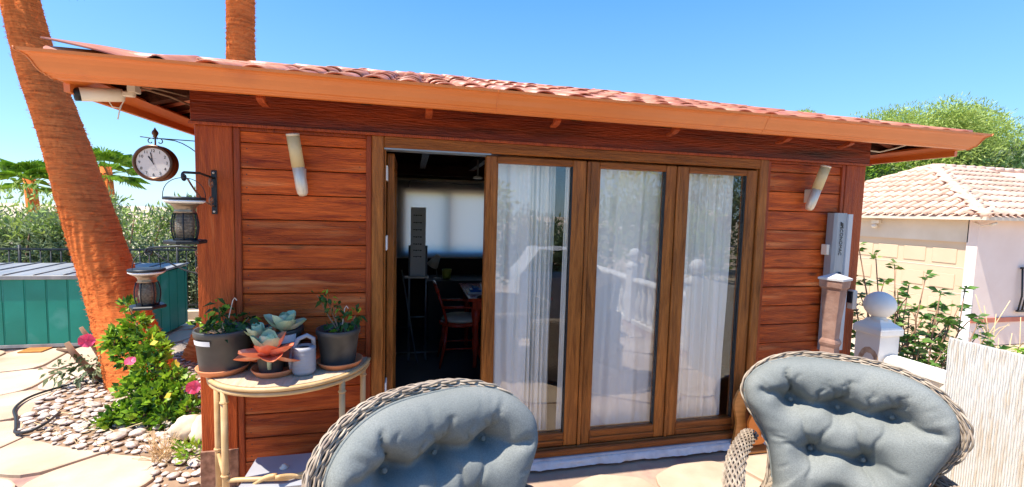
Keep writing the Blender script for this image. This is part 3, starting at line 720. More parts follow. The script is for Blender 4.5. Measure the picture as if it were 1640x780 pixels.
b = MB(); b.lathe([(.03, .16), (.075, 0), (.07, 0), (.027, .155)], (1.43, 2.8, 1.06), 16, R=rotm(.3, .5, 0)); b.build('lamp_shade', 'cream', tl)
for k, x in enumerate((1.30, 1.95, 2.6)):
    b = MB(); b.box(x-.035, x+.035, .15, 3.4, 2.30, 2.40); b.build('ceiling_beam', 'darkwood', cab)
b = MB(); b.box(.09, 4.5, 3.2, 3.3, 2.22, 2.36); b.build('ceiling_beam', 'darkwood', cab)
simple('ceiling_cable', 'grey', 'thin grey cable strung below the dark cabin ceiling', 'cable', lambda b: b.tube([(1.13, 2.5, 2.02), (1.135, 2.5, 2.08), (1.16, 2.5, 2.10), (1.35, 2.5, 2.085), (1.55, 2.5, 2.095), (1.75, 2.5, 2.07), (2.0, 2.5, 2.09)], .005, 6))
hl = thing('ceiling_spot', 'small white spotlight hanging under the dark ceiling', 'spotlight', (1.84, 1.8, 2.2))
b = MB(); b.tube([(1.84, 1.8, 2.3), (1.84, 1.8, 2.12)], .010, 8); b.build('stem', 'grey', hl)
b = MB(); b.lathe([(.05, 0), (.05, .018), (.02, .03), (0, .03)], (1.84, 1.8, 2.10), 14); b.build('disc', 'white', hl)
# curtains
def curtain(x0, x1, folds, amp, label, y=.092, gather=1.):
    b = MB()
    def f(u, v):
        x = x0+(x1-x0)*u; ph = folds*u*2*math.pi; wv = amp*(math.sin(ph)+.35*math.sin(ph*2.3+1)+.25*math.sin(ph*.37+2))*(.75+.25*v)
        return (x+.006*math.sin(v*5+u*20), y+wv+.004*math.sin(v*9+u*40), .16+1.93*(1-v))
    b.grid(f, int(folds*14)+20, 14); return tag(b.build('curtain', 'curtain'), label, 'curtain', 'white curtains behind the glass doors')
curtain(1.655, 1.98, 3.2, .018, 'loosely pleated white curtain behind the left half of the first glass leaf')
curtain(1.95, 2.13, 5.5, .030, 'tightly bunched white curtain edge behind the first glass leaf', y=.105)
curtain(2.20, 2.24, 1.0, .010, 'narrow white curtain strip at the right edge of the first glass leaf', y=.08)
curtain(2.35, 2.95, 4.0, .010, 'nearly flat white net curtain filling the middle glass leaf')
curtain(3.04, 3.53, 7.0, .026, 'deeply folded white curtain filling the right glass leaf')

# ================================================================== THINGS ON THE CABIN FRONT
def lamp(top, bot, label):
    t = thing('wall_lamp', label, 'wall lamp', bot, 0, 'slanted tube lamps on the cabin front')
    T, B = Vector(top), Vector(bot); ax = (T-B).normalized(); R = Vector((0, 0, 1)).rotation_difference(ax).to_matrix(); Ln = (T-B).length
    b = MB(); b.lathe([(0, 0), (.020, .004), (.029, .02), (.032, .05), (.032, Ln*.48), (.028, Ln*.48)], B, 24, R=R); b.build('steel_sleeve', 'steel', t)
    b = MB(); b.lathe([(.034, Ln*.48), (.034, Ln-.012)], B, 24, R=R); b.build('shade', 'lampcream', t)
    b = MB(); b.lathe([(.035, Ln-.012), (.035, Ln), (0, Ln+.002)], B, 24, R=R); b.build('cap', 'steel', t)
    m_ = B.lerp(T, .33); b = MB(); b.box(m_.x-.02, m_.x+.02, m_.y, -.004, m_.z-.05, m_.z+.05, bev=.004); b.build('bracket', 'steel', t)
lamp((.522, -.115, 2.165), (.562, -.055, 1.82), 'tilted cream and steel tube lamp on the planks left of the doors')
lamp((4.155, -.115, 2.165), (4.09, -.055, 1.835), 'tilted cream and steel tube lamp on the planks right of the doors')

# awning cassette standing upright, with lettering
aw = thing('awning_cassette', 'upright grey awning cassette with black lettering fixed beside the right post', 'awning box', (4.385, -.06, 1.1))
Bm = MB()
pr = [(4.3, -.03), (4.3, -.085), (4.315, -.105), (4.385, -.110), (4.402, -.10), (4.402, -.03)]
Bm.prism(pr, .75, 1.822, 'xy'); Bm.build('cassette', 'awning', aw, fix=True)
b = MB(); b.prism([(4.406, -.03), (4.406, -.090), (4.415, -.105), (4.455, -.105), (4.465, -.09), (4.465, -.03)], .76, 1.815, 'xy'); b.build('front_rail', 'awninglight', aw, fix=True)
b = MB(); b.box(4.272, 4.299, -.07, -.02, 1.50, 1.58, bev=.003); b.build('clip', 'cream', aw)
b = MB(); b.lathe([(0, 0), (.014, .002), (.014, .01), (0, .014)], (4.355, -.112, 1.36), 12, R=rotm(math.pi/2)); b.build('knob', 'black', aw)
def text(s, size, mat_name, parent, loc, rot, name='lettering', ext=.0008, align='CENTER'):
    cu = bpy.data.curves.new('t', 'FONT'); cu.body = s; cu.size = size; cu.extrude = ext; cu.align_x = align; cu.align_y = 'CENTER'
    to = bpy.data.objects.new('t', cu); COL.objects.link(to); bpy.context.view_layer.update()
    dg = bpy.context.evaluated_depsgraph_get(); me = bpy.data.meshes.new_from_object(to.evaluated_get(dg))
    bpy.data.objects.remove(to); me.materials.clear(); me.materials.append(M[mat_name])
    o = bpy.data.objects.new(name, me); COL.objects.link(o); o.parent = parent
    o.location = Vector(loc)-wloc(parent); o.rotation_euler = rot
    return o
text('ECONOMAC', .038, 'print', aw, (4.35, -.1105, 1.61), (math.pi/2, math.pi/2, 0))
b = MB()
for k in range(3): b.box(4.337, 4.365, -.1115, -.109, 1.722+k*.010, 1.728+k*.010, R=rotm(0, .5, 0))
b.build('logo', 'print', aw)

# electrical switch box on the post
eb = thing('switch_box', 'small dark and cream switch box on the right corner post', 'switch box', (4.58, -.05, 1.15))
b = MB(); b.box(4.56, 4.60, -.075, -.023, 1.07, 1.22, bev=.004); b.build('box', 'cream', eb)
b = MB(); b.box(4.545, 4.5595, -.07, -.025, 1.12, 1.21, bev=.003); b.build('cover', 'black', eb)

# hook bracket and hanging lanterns
def scroll(c, r0, turns, ax1, ax2, start=0, n=22, sgn=1):
    return [Vector(c)+Vector(ax1)*(r0*(1-.75*i/n)*math.cos(start+sgn*turns*2*math.pi*i/n))+Vector(ax2)*(r0*(1-.75*i/n)*math.sin(start+sgn*turns*2*math.pi*i/n)) for i in range(n+1)]
def bracket(root, tip, label, plate=None):
    t = thing('hook_bracket', label, 'bracket', root, 0, 'wrought iron hook brackets')
    R0, T = Vector(root), Vector(tip); d = (T-R0).normalized(); u = Vector((0, 0, 1))
    b = MB(); b.tube([R0, R0.lerp(T, .5)+u*.012, T], .0065, 8); b.build('arm', 'darkiron', t)
    b = MB(); b.tube([T]+[p for p in scroll(T-u*.022, .022, 1.3, d, u, math.pi/2, sgn=-1)], .0055, 6); b.build('scroll', 'darkiron', t)
    low = R0-u*.155
    b = MB(); pts = [low+(T-low)*q+(-u*.035)*math.sin(q*math.pi) for q in [i/10 for i in range(10)]]; b.tube(pts, .0045, 8); b.build('brace', 'rust' if plate else 'darkiron', t)
    b = MB(); b.tube([p for p in scroll(low+u*.03+d*.03, .028, 1.2, d, u, -math.pi/2)], .005, 6); b.build('inner_scroll', 'rust', t); b = MB(); b.tube([p for p in scroll(R0-u*.03+d*.03, .028, 1.2, d, u, math.pi/2, sgn=-1)], .005, 6); b.build('inner_scroll', 'rust', t)
    if plate:
        b = MB(); b.box(R0.x-.014, R0.x+.014, -.031, -.0225, R0.z-.20, R0.z+.045, bev=.003); b.build('wall_plate', 'black', t)
        for z in (.03, -.185):
            b = MB(); b.lathe([(0, .0), (.006, .001), (.006, .004), (0, .006)], (R0.x, -.0315, R0.z+z), 8, R=rotm(math.pi/2)); b.build('screw', 'steel', t)
    return t
bracket((.095, -.033, 1.905), (.092, -.352, 1.912), 'iron hook bracket screwed to the front of the left post', plate=True)
bracket((-.0, .095, 1.500), (-.285, .085, 1.503), 'iron hook bracket reaching out low from the side of the left post')
def lantern(c, label, s=1., rz=0, open_door=False):
    """c = centre of the top disc"""
    c = Vector(c); t = thing('hanging_lantern', label, 'lantern', c-Vector((0, 0, .255*s)), rz, 'hanging lanterns at the left corner')
    P = lambda r, z: (r*s, z*s)
    base = Vector((0, 0, .255*s))
    def ml(prof, m_, nm, seg=28, **k):
        b = MB(); b.lathe([P(r, z) for r, z in prof], base, seg, **k); return b.build(nm, m_, t, local=True)
    ml([(0, -.018), (.098, -.018), (.101, -.010), (.099, -.002), (.085, .0), (0, .002)], 'black', 'solar_disc')
    ml([(.097, -.0185), (.099, -.024), (.086, -.034)], 'white', 'collar')
    ml([(.0855, -.034), (.066, -.044), (.052, -.060), (.048, -.076), (.056, -.088), (.050, -.090), (0, -.09)], 'neckmetal', 'neck')
    # cage of wires, barrel shaped
    def rad(q): return .054+.012*math.sin(q*math.pi)
    b = MB()
    for k in range(19):
        q = k/18; z = -.092-.145*q; r = rad(q)*s
        b.tube([(r*math.cos(a*math.pi/10), r*math.sin(a*math.pi/10), z*s)+() for a in range(20)], .0012*s, 4, closed=True)
    b.v = [(x, y, z+base.z) for x, y, z in b.v]; b.build('cage_ring', 'black', t, local=True)
    b = MB()
    for k in range(6):
        a = k*math.pi/3+.3; b.tube([((rad(q/8)+.002)*s*math.cos(a), (rad(q/8)+.002)*s*math.sin(a), (-.09-.150*q/8)*s+base.z) for q in range(9)], .0038*s, 6)
    b.build('cage_rib', 'black', t, local=True)
    ml([(.040, -.236), (.047, -.17), (.040, -.09)], 'seed', 'seed_tube', 18)
    ml([(.0, -.240), (.055, -.240), (.058, -.232), (.0, -.232)], 'black', 'cage_foot')
    b = MB(); b.lathe([(0, -.262*s), (.098*s, -.262*s), (.102*s, -.256*s), (.102*s, -.246*s), (.096*s, -.2405*s), (0, -.2405*s)], base, 6, smooth=False); b.build('hexagonal_tray', 'black', t, local=True)
    b = MB(); b.tube([(.097*s*math.cos(math.pi*i/16), 0, base.z+(-.005+.112*math.sin(math.pi*i/16)**.8)*s) for i in range(17)], .0022*s, 6); b.build('handle', 'darkiron', t, local=True)
    return t
lantern((.092, -.352, 1.793), 'black caged hanging lantern on the bracket in front of the left post', .87, .5)
lantern((-.30, .085, 1.385), 'black caged hanging lantern, the lower one in front of the palm trunk', .87, 1.2)

# station clock
ck = thing('station_clock', 'round brown double sided station clock with white dial showing two minutes to twelve', 'clock', (-.40, .40, 1.90))
cc = Vector((-.385, .385, 2.005)); nrm = Vector((.02, -1, 0)).normalized(); RR = Matrix.Rotation(math.atan2(nrm.x, -nrm.y), 3, 'Z') @ Matrix.Rotation(math.pi/2, 3, 'X')
b = MB(); b.lathe([(.112, .036), (.114, .048), (.126, .052), (.137, .045), (.139, .035), (.132, .028), (.132, -.028), (.139, -.035), (.137, -.045), (.126, -.052), (.112, -.048), (0, -.045)], cc, 48, R=RR); b.build('case', 'bronze', ck)
b = MB(); b.lathe([(0, .040), (.113, .040)], cc, 48, R=RR); b.build('dial', 'dial', ck)
for k in range(1, 13):
    a = math.pi/2-k*math.pi/6; lp = RR @ Vector((.091*math.cos(a), .091*math.sin(a), .041))
    text(str(k), .030, 'print', ck, cc+lp, (math.pi/2, 0, math.atan2(nrm.x, -nrm.y)), 'numeral')
for tx, zz_, sz in (('LONDON CLOCK', .034, .010), ('PARIS', -.040, .009)):
    text(tx if False else ('- - - - - - -' if zz_ > 0 else '- - - - -'), sz, 'print', ck, cc+RR @ Vector((0, zz_, .041)), (math.pi/2, 0, math.atan2(nrm.x, -nrm.y)), 'dial_marking')
for ang, ln, wd in ((90+12, .078, .0035), (90+1+30*.0, .085, .0025)):
    pass
for ang, ln, wd in ((math.radians(90+31), .062, .005), (math.radians(90+11), .088, .0035)):
    d = Vector((math.cos(ang), math.sin(ang), 0)); p = Vector((-d.y, d.x, 0)); b = MB()
    q = [RR @ (v_+Vector((0, 0, .044)))+cc for v_ in (-d*.014-p*wd*.5, d*ln*.8-p*wd, d*ln, d*ln*.8+p*wd, -d*.014+p*wd*.5)]
    b.add(q, [(0, 1, 2, 3, 4)]); b.build('clock_hand', 'print', ck)
b = MB(); top = cc+Vector((0, 0, .137)); b.tube([top, top+Vector((0, 0, .075))], .006, 8); b.lathe([(0, .06), (.016, .062), (.012, .072), (.022, .09), (.020, .105), (.010, .12), (0, .14)], top, 14); b.build('finial', 'bronze', ck)
b = MB(); arm0 = top+Vector((-.10, 0, .062)); b.tube([arm0, top+Vector((-.02, 0, .055)), top+Vector((.05, 0, .055)), Vector((.0, .40, top.z+.05))], .004, 6); b.build('arm', 'darkiron', ck)
b = MB(); b.tube([top+Vector((.03, 0, .055))]+[Vector((top.x+.10+.26*q, .40, top.z+.05-.17*q**1.7)) for q in (.1, .3, .5, .7, .85, 1)], .004, 6)
for s_ in (-1, 1): b.tube([p for p in scroll(top+Vector((s_*.03, 0, .030)), .028, .8, (s_, 0, 0), (0, 0, 1), math.pi*.75, sgn=-1)], .0035, 6)
b.tube([p for p in scroll(Vector((-.02, .40, top.z+.0)), .045, .8, (1, 0, 0), (0, 0, 1), math.pi/2)], .004, 6); b.build('scrollwork', 'darkiron', ck)

for o in list(ck.children):                           # real size of the drum
    c_ = cc-wloc(ck); o.data.transform(Matrix.Translation(-(c_-o.location)) if o.rotation_euler.x == 0 else Matrix.Identity(4))
    if o.rotation_euler.x == 0:
        o.data.transform(Matrix.Scale(.80, 4)); o.location = c_ if False else o.location
        o.data.transform(Matrix.Translation(c_-o.location))
    else:
        o.data.transform(Matrix.Scale(.80, 4)); o.location = c_+(o.location-c_)*.80
# CCTV camera under the left eave
cv = thing('security_camera', 'cream bullet security camera with dark lens under the left eave', 'camera', (-.42, -.08, 2.30))
p0, p1 = Vector((-.375, -.225, 2.275)), Vector((-.255, -.145, 2.300)); ax = (p0-p1).normalized(); R = Vector((0, 0, 1)).rotation_difference(ax).to_matrix()
b = MB(); b.lathe([(0, 0), (.030, .004), (.033, .02), (.033, .165), (.029, .165), (.029, .15)], p1, 20, R=R); b.build('housing', 'cream', cv)
b = MB(); b.lathe([(0, .158), (.0285, .156)], p1, 20, R=R); b.lathe([(.0315, .160), (.0315, .186), (.027, .188), (.024, .178), (0, .176)], p1, 20, R=R); b.build('lens', 'black', cv)
b = MB(); b.box(-.25, -.20, -.18, -.15, 2.29, 2.315, bev=.005); b.box(-.22, -.185, -.19, -.14, 2.312, 2.372); b.build('mount', 'cream', cv)
b = MB(); b.tube([(-.32, -.16, 2.27), (-.30, -.16, 2.235), (-.27, -.16, 2.232), (-.255, -.16, 2.26), (-.24, -.16, 2.30)], .0025, 6); b.tube([(-.26, -.16, 2.25), (-.272, -.16, 2.215), (-.28, -.16, 2.175)], .003, 6); b.build('cable', 'cream', cv)
simple('cable_conduit', 'twig', 'thin cream conduit running from the eave camera to the cabin wall', 'conduit', lambda b: (b.tube([(-.20, -.16, 2.345), (-.10, -.05, 2.33), (-.014, .04, 2.30)], .005, 6), b.tube([(-.20, -.17, 2.352), (-.1, -.12, 2.345), (-.013, -.06, 2.335)], .004, 6)))
simple('eave_conduit', 'cream', 'pale bent conduit under the right eave', 'conduit', lambda b: (b.tube([(W+.0, .02, 2.33), (W+.20, .04, 2.325), (W+.28, .0, 2.35), (W+.34, -.1, 2.385)], .006, 6)))

# ================================================================== PALMS
def palm_trunk(pts, rads, name, label, rows=420, seg=84, amp=.015, crown=None):
    P = [Vector(p) for p in pts]; t = thing(name, label, 'palm tree', P[0])
    n_ = len(P)-1
    def cr(q):
        x = q*n_; i = min(int(x), n_-1); f = x-i
        a = P[max(i-1, 0)]; b_ = P[i]; c_ = P[i+1]; d_ = P[min(i+2, n_)]
        return .5*((2*b_)+(c_-a)*f+(2*a-5*b_+4*c_-d_)*f*f+(3*b_-a-3*c_+d_)*f**3)
    L_ = sum((P[i+1]-P[i]).length for i in range(n_))
    vs = np.zeros((rows+1, seg, 3))
    for j in range(rows+1):
        q = j/rows; c_ = cr(q); tg = (cr(min(q+.01, 1))-cr(max(q-.01, 0))).normalized()
        u = tg.cross(Vector((0, 1, 0))).normalized(); v = tg.cross(u)
        r = float(np.interp(q, np.linspace(0, 1, len(rads)), rads)); h = q*L_
        for k in range(seg):
            a = 2*math.pi*k/seg
            ph = h/.027+1.5*mnoise.noise((math.cos(a)*1.6, math.sin(a)*1.6, h*2))+.35*mnoise.noise((math.cos(a)*6, math.sin(a)*6, h*4))
            saw = (ph % 1)
            rr = r+amp*(saw-.5)*(.6+.8*mnoise.noise((math.cos(a)*5, math.sin(a)*5, h*9))+.4)+.012*mnoise.noise((a*1.5, h*1.3, 3))+.005*mnoise.noise((math.cos(a)*14, math.sin(a)*14, h*30))
            vs[j, k] = c_+(u*math.cos(a)+v*math.sin(a))*rr
    jj, kk = np.meshgrid(np.arange(rows), np.arange(seg), indexing='ij'); k2 = (kk+1) % seg
    F_ = np.stack([jj*seg+kk, jj*seg+k2, (jj+1)*seg+k2, (jj+1)*seg+kk], -1).reshape(-1, 4)
    o = rawmesh('trunk', vs.reshape(-1, 3), F_, 'bark', t)
    o.data.polygons.foreach_set('use_smooth', [True]*len(o.data.polygons))
    # frayed fibres
    n2 = 3600; ji = np.random.randint(0, rows, n2); ki = np.random.randint(0, seg, n2); B_ = vs[ji, ki]; cen = vs[ji].mean(1); out = B_-cen; out /= np.linalg.norm(out, axis=1)[:, None]
    V_, F2 = leaves(B_-out*.004, .028, asp=.16, up=.25, dirs=out*1.1, jit=.45)
    tag(rawmesh('frayed_fibres', V_, F2, 'bark', t), kind='stuff')
    return t, P[-1]
pt1, top1 = palm_trunk([(-1.29, 1.94, .0), (-1.601, 2.17, .68), (-1.836, 2.32, 1.28), (-2.08, 2.49, 1.85), (-2.37, 2.66, 2.6), (-2.62, 2.80, 3.25), (-2.85, 2.95, 3.95), (-3.1, 3.05, 4.8)], [.275, .222, .205, .192, .170, .155, .150, .148], 'palm_tree', 'thick leaning palm trunk with ringed orange bark at the left')
pt2, top2 = palm_trunk([(-.98, 2.75, 0), (-.86, 2.85, .8), (-.80, 2.9, 2.0), (-.75, 2.92, 3.45), (-.76, 2.95, 4.5), (-.78, 3.0, 5.6)], [.34, .23, .155, .140, .138, .135], 'palm_tree', 'slimmer upright palm trunk rising behind the left end of the cabin roof', rows=300, seg=56)
def fronds(t, c, n_, L_, width, m_='leafpalm', fan=True, droop=.5, nl=22):
    rg = random.Random(int(c[0]*100)); c = Vector(c)
    for k in range(n_):
        a = k*2.4+rg.uniform(-.3, .3); el = rg.uniform(-.3, 1.3); d = Vector((math.cos(a)*math.cos(el), math.sin(a)*math.cos(el), math.sin(el)))
        st = c+d*L_*.45; st2 = st-Vector((0, 0, .05*L_))
        b = MB(); b.tube([c, c+d*L_*.25+Vector((0, 0, .02)), st], [.02, .015, .01], 5)
        side = d.cross(Vector((0, 0, 1))).normalized(); upn = side.cross(d)
        for q in range(nl):
            an = (q/(nl-1)-.5)*2.6; ld = (d*math.cos(an)+side*math.sin(an)); wv = ld.cross(upn).normalized()*width
            tip = st+ld*L_*.55*(1-.25*abs(an)/1.3)-Vector((0, 0, droop*L_*.22)); mid = st+ld*L_*.3
            b.add([st, mid+wv+upn*width*.4, tip, mid-wv+upn*width*.4], [(0, 1, 2), (0, 2, 3)])
        b.build('frond', m_, t)
for t_, c_ in ((pt1, top1), (pt2, top2)): fronds(t_, c_, 22, 1.6, .02)
# distant palms behind the hedge
for k, (c_, lab) in enumerate((((-10.7, 14.3, 2.45), 'distant fan palm rising over the hedge left of the big trunk'), ((-8.45, 14.0, 2.85), 'distant fan palm just right of the big leaning trunk'))):
    t = thing('palm_tree', lab, 'palm tree', (c_[0], c_[1], -.9), 0, 'distant palms over the hedge')
    b = MB(); b.tube([(c_[0], c_[1], -.9), (c_[0]+.1, c_[1], 1), c_], [.2, .17, .15], 10); b.build('trunk', 'bark', t)
    fronds(t, (c_[0], c_[1], c_[2]-.25), 20, 1.15, .016, 'leafbright', nl=17, droop=.7)

# ================================================================== LEFT BACKGROUND
ct = thing('green_storage_container', 'teal green sheet metal storage container with a grey lid', 'container', (-3.4, 3.66, .05))
CX0, CX1, CY0, CY1, CZ0, CZ1 = -5.6, -1.88, 3.22, 4.10, .10, .885
pw = .205; x = CX1
while x > CX0:
    b = MB(); b.box(max(x-pw+.012, CX0), x-.004, CY0, CY0+.02, CZ0, CZ1, bev=.003); b.build('panel', 'teal', ct)
    b = MB(); b.box(x-.006, x+.008, CY0+.006, CY0+.02, CZ0, CZ1); b.build('panel_joint', 'teal', ct); x -= pw
y = CY0+.02
while y < CY1-.05:
    b = MB(); b.box(CX1-.02, CX1+.008, y+.004, min(y+.2-.006, CY1), CZ0, CZ1, bev=.003); b.build('panel', 'teal', ct); y += .2
b = MB(); b.box(CX0, CX1-.025, CY0+.025, CY1, CZ0, CZ1-.002); b.build('body', 'teal', ct)
b = MB(); b.box(CX0-.02, CX1+.03, CY0-.025, CY0+.0, CZ1-.035, CZ1+.012, bev=.004); b.build('edge_trim', 'lid', ct)
b = MB(); b.box(CX0-.02, CX1+.02, CY0-.012, CY0+.02, CZ0-.035, CZ0-.001); b.build('bottom_rail', 'lid', ct)
x = CX1+.03
while x > CX0:
    b = MB(); b.add([(x-.28, CY0-.022, CZ1+.013), (x, CY0-.022, CZ1+.013), (x, CY1+.03, CZ1+.045), (x-.28, CY1+.03, CZ1+.045), (x-.28, CY0-.022, CZ1+.005), (x, CY0-.022, CZ1+.005), (x, CY1+.03, CZ1+.035), (x-.28, CY1+.03, CZ1+.035)], [(0, 1, 2, 3), (7, 6, 5, 4), (0, 4, 5, 1), (1, 5, 6, 2), (2, 6, 7, 3), (3, 7, 4, 0)])
    b.tube([(x-.01, CY0-.02, CZ1+.02), (x-.01, CY1+.03, CZ1+.052)], .008, 6); b.build('lid_panel', 'lid', ct); x -= .285
for k, (x, lab) in enumerate(((-3.02, 'short brown wooden block under the front of the green container'), (-5.0, 'short brown wooden block under the far left of the container'))):
    simple('wooden_block', 'ochre', lab, 'block', lambda b: b.box(x-.06, x+.16, 3.05, 3.9, .052, .064+.0 if False else .0645))
    if True:
        o = bpy.data.objects[-1] if False else None
# low wall and iron fence
simple('garden_wall', 'plaster', 'low cream garden wall under the black iron fence', 'wall', lambda b: b.box(-9, .2, 4.55, 4.74, .0, .16, bev=.01))
fc = thing('iron_fence', 'black wrought iron fence with thin bars behind the green container', 'fence', (-4.4, 4.65, .16))
for z in (.22, 1.05):
    b = MB(); b.box(-9, .2, 4.63, 4.66, z, z+.025); b.build('rail', 'darkiron', fc)
x = -8.95; k = 0
while x < .2:
    b = MB(); b.tube([(x, 4.645, .16), (x, 4.645, 1.12 if k % 8 == 0 else 1.05)], .017 if k % 8 == 0 else .008, 6); b.build('post' if k % 8 == 0 else 'bar', 'darkiron', fc)
    if -3.2 < x < 0 and k % 2 == 0:
        b = MB(); b.tube([p for p in scroll((x+.06, 4.645, .96), .045, 1.2, (1, 0, 0), (0, 0, 1))], .005, 5); b.build('scroll', 'darkiron', fc)
    x += .12; k += 1
# hedge bushes behind the fence
hb = [(-8.6, 6.3, 1.0, 1.95, 'leafolive', 'silvery oleander bush furthest left behind the fence'), (-6.7, 6.1, 1.05, 2.0, 'leafolive', 'silvery oleander bush behind the container left of the leaning trunk'),
      (-5.1, 6.0, .95, 1.85, 'leafolive', 'silvery oleander bush hidden partly by the leaning palm trunk'), (-3.7, 6.0, .95, 1.95, 'leafolive', 'bright topped oleander bush between trunk and lanterns'), (-2.3, 6.0, .9, 1.85, 'leafolive', 'oleander bush right behind the hanging lanterns'), (-.9, 6.0, .9, 1.8, 'leafolive', 'oleander bush behind the cabin corner')]
for i, (x, y, r, h, m_, lab) in enumerate(hb):
    t = thing('oleander_bush', lab, 'bush', (x, y, -.9), 0, 'oleander bushes behind the iron fence')
    cs = []
    for k in range(26):
        a = random.uniform(0, 6.28); q = random.random()**.5*r; zz = random.uniform(-.5, h-.35)
        cs.append((x+q*math.cos(a), y+q*.6*math.sin(a), zz, .42, .36, .40))
    Pp, d = clumps(cs, 9500, .35); V_, F_ = leaves(Pp, .115, asp=.24, up=.55, dirs=d*.6, jit=.6); rawmesh('foliage', V_, F_, m_, t)
    Pp = Pp[(Pp[:, 2] > h-.75)][:2200]; V_, F_ = leaves(Pp+np.random.normal(size=Pp.shape)*.06, .11, asp=.28, up=.8); rawmesh('young_foliage', V_, F_, 'leaflime', t)
    b = MB()
    for k in range(7):
        a = k*.9; b.tube([(x+.1*math.cos(a), y+.1*math.sin(a), -.92), (x+.4*r*math.cos(a), y+.4*r*math.sin(a), .6), (x+.7*r*math.cos(a), y+.5*r*math.sin(a), h-.4)], [.03, .02, .008], 6)
    b.build('stem', 'twig', t)

cs = [(random.uniform(-20, 3), random.uniform(7.2, 9.5), random.uniform(-.3, 1.75), 1.0, .8, .55) for _ in range(120)]
Pp, d = clumps(cs, 52000, .5); V_, F_ = leaves(Pp, .15, asp=.3, up=.5, dirs=d*.6, jit=.6); tag(rawmesh('far_hedge', V_, F_, 'leaflime'), 'mass of tall green hedge growth beyond the fence', 'hedge', kind='stuff')
# hibiscus by the palm
hbk = thing('hibiscus_bush', 'bright green hibiscus shrub with pink flowers in front of the palm trunk', 'shrub', (-.85, 1.3, .05))
cs = [(-1.19, 1.55, 0.87, 0.058, 0.052, 0.049), (-1.10, 1.46, 0.73, 0.085, 0.077, 0.073), (-1.18, 1.42, 0.63, 0.103, 0.093, 0.088), (-0.99, 1.37, 0.61, 0.103, 0.093, 0.087), (-0.87, 1.30, 0.55, 0.083, 0.075, 0.071), (-1.24, 1.41, 0.59, 0.065, 0.059, 0.055), (-1.08, 1.32, 0.50, 0.101, 0.091, 0.086), (-0.88, 1.22, 0.42, 0.118, 0.106, 0.101), (-0.69, 1.14, 0.36, 0.090, 0.081, 0.077), (-0.96, 1.17, 0.29, 0.116, 0.104, 0.099), (-0.75, 1.08, 0.24, 0.124, 0.111, 0.105), (-0.58, 1.08, 0.30, 0.080, 0.072, 0.068), (-0.50, 0.97, 0.17, 0.079, 0.071, 0.067), (-0.83, 1.02, 0.12, 0.113, 0.102, 0.096), (-0.64, 0.96, 0.11, 0.095, 0.086, 0.081), (-1.00, 1.07, 0.13, 0.087, 0.078, 0.074), (-1.01, 1.00, 0.10, 0.077, 0.069, 0.065), (-1.07, 0.98, 0.10, 0.051, 0.046, 0.043)]
stemp = []
for c_ in cs:
    stemp.append(c_[:3])
Pp, d = clumps(cs, 2300, .3); V_, F_ = leaves(Pp, .060, asp=.62, up=.35, dirs=d, jit=.5); rawmesh('foliage', V_, F_, 'leafbright', hbk)
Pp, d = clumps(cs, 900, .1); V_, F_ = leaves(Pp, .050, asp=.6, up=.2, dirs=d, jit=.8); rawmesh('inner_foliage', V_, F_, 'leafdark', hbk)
b = MB()
for c_ in stemp:
    b.tube([(-.85+random.uniform(-.06, .06), 1.3, .04), (-.85+(c_[0]+.85)*.5, 1.28+(c_[1]-1.28)*.5, .05+(c_[2])*.6), c_], [.011, .008, .004], 6)
b.build('stem', 'twig', hbk)
def flower(t, c, r=.045, m_='pink', n_=5, face=(.3, -1, .2)):
    c = Vector(c); f = Vector(face).normalized(); s_ = f.cross(Vector((0, 0, 1))).normalized(); u = s_.cross(f)
    b = MB()
    for k in range(n_):
        a = k*2*math.pi/n_; d1 = s_*math.cos(a)+u*math.sin(a); pd = s_*math.cos(a+math.pi/2)+u*math.sin(a+math.pi/2)
        def pet(p, q, d1=d1, pd=pd): return tuple(c+d1*r*p*1.05+pd*r*.62*math.sin(min(1, p*1.15)*math.pi*.62)*(q*2-1)+f*r*(.35*p*p-.18*(2*q-1)**2*p+.06*math.sin(q*14)*p))
        b.grid(pet, 5, 6)
    b.tube([c, c+f*r*.9], r*.06, 5); return b.build('flower', m_, t)
flower(hbk, (-0.447, 0.929, 0.356)); flower(hbk, (-0.977, 1.154, 0.506), .035, face=(.2, -.6, .8))
for c_ in ((-0.844, 1.211, 0.655), (-.62, .98, .30), (-.60, 1.0, .52)):
    V_, F_ = leaves(np.array([c_]*2), .07, asp=.8, up=.0); rawmesh('yellow_leaf', V_, F_, 'leafyellow', hbk)
# pruned shrub left of the trunk
ps = thing('pruned_hibiscus', 'pruned woody stump shrub with one pink bloom left of the palm trunk', 'shrub', (-1.75, 2.05, .05))
b = MB()
b.tube([(-1.66, 2.0, .04), (-1.74, 1.96, .18), (-1.86, 1.95, .36), (-1.90, 1.94, .46)], [.038, .03, .026, .02], 8); b.tube([(-1.66, 2.0, .06), (-1.66, 1.98, .3), (-1.74, 1.95, .50), (-1.78, 1.93, .60)], [.034, .026, .02, .015], 8)
b.tube([(-1.86, 1.95, .36), (-1.98, 1.95, .40)], [.02, .014], 7); b.tube([(-1.80, 1.95, .28), (-2.02, 1.9, .20)], .008, 5); b.tube([(-1.66, 2.0, .22), (-1.56, 1.9, .32), (-1.52, 1.9, .5)], [.016, .010, .006], 6)
b.build('stem', 'twig', ps)
Pp, d = clumps([(-1.80, 1.9, .20, .18, .1, .12), (-1.95, 1.9, .22, .09, .08, .07), (-1.66, 1.86, .26, .1, .08, .12)], 170, .2); V_, F_ = leaves(Pp, .06, asp=.5, up=.0, dirs=d, droop=.3); rawmesh('foliage', V_, F_, 'leafolive', ps)
flower(ps, (-1.68, 1.84, .50), .055, face=(.3, -1, .1))
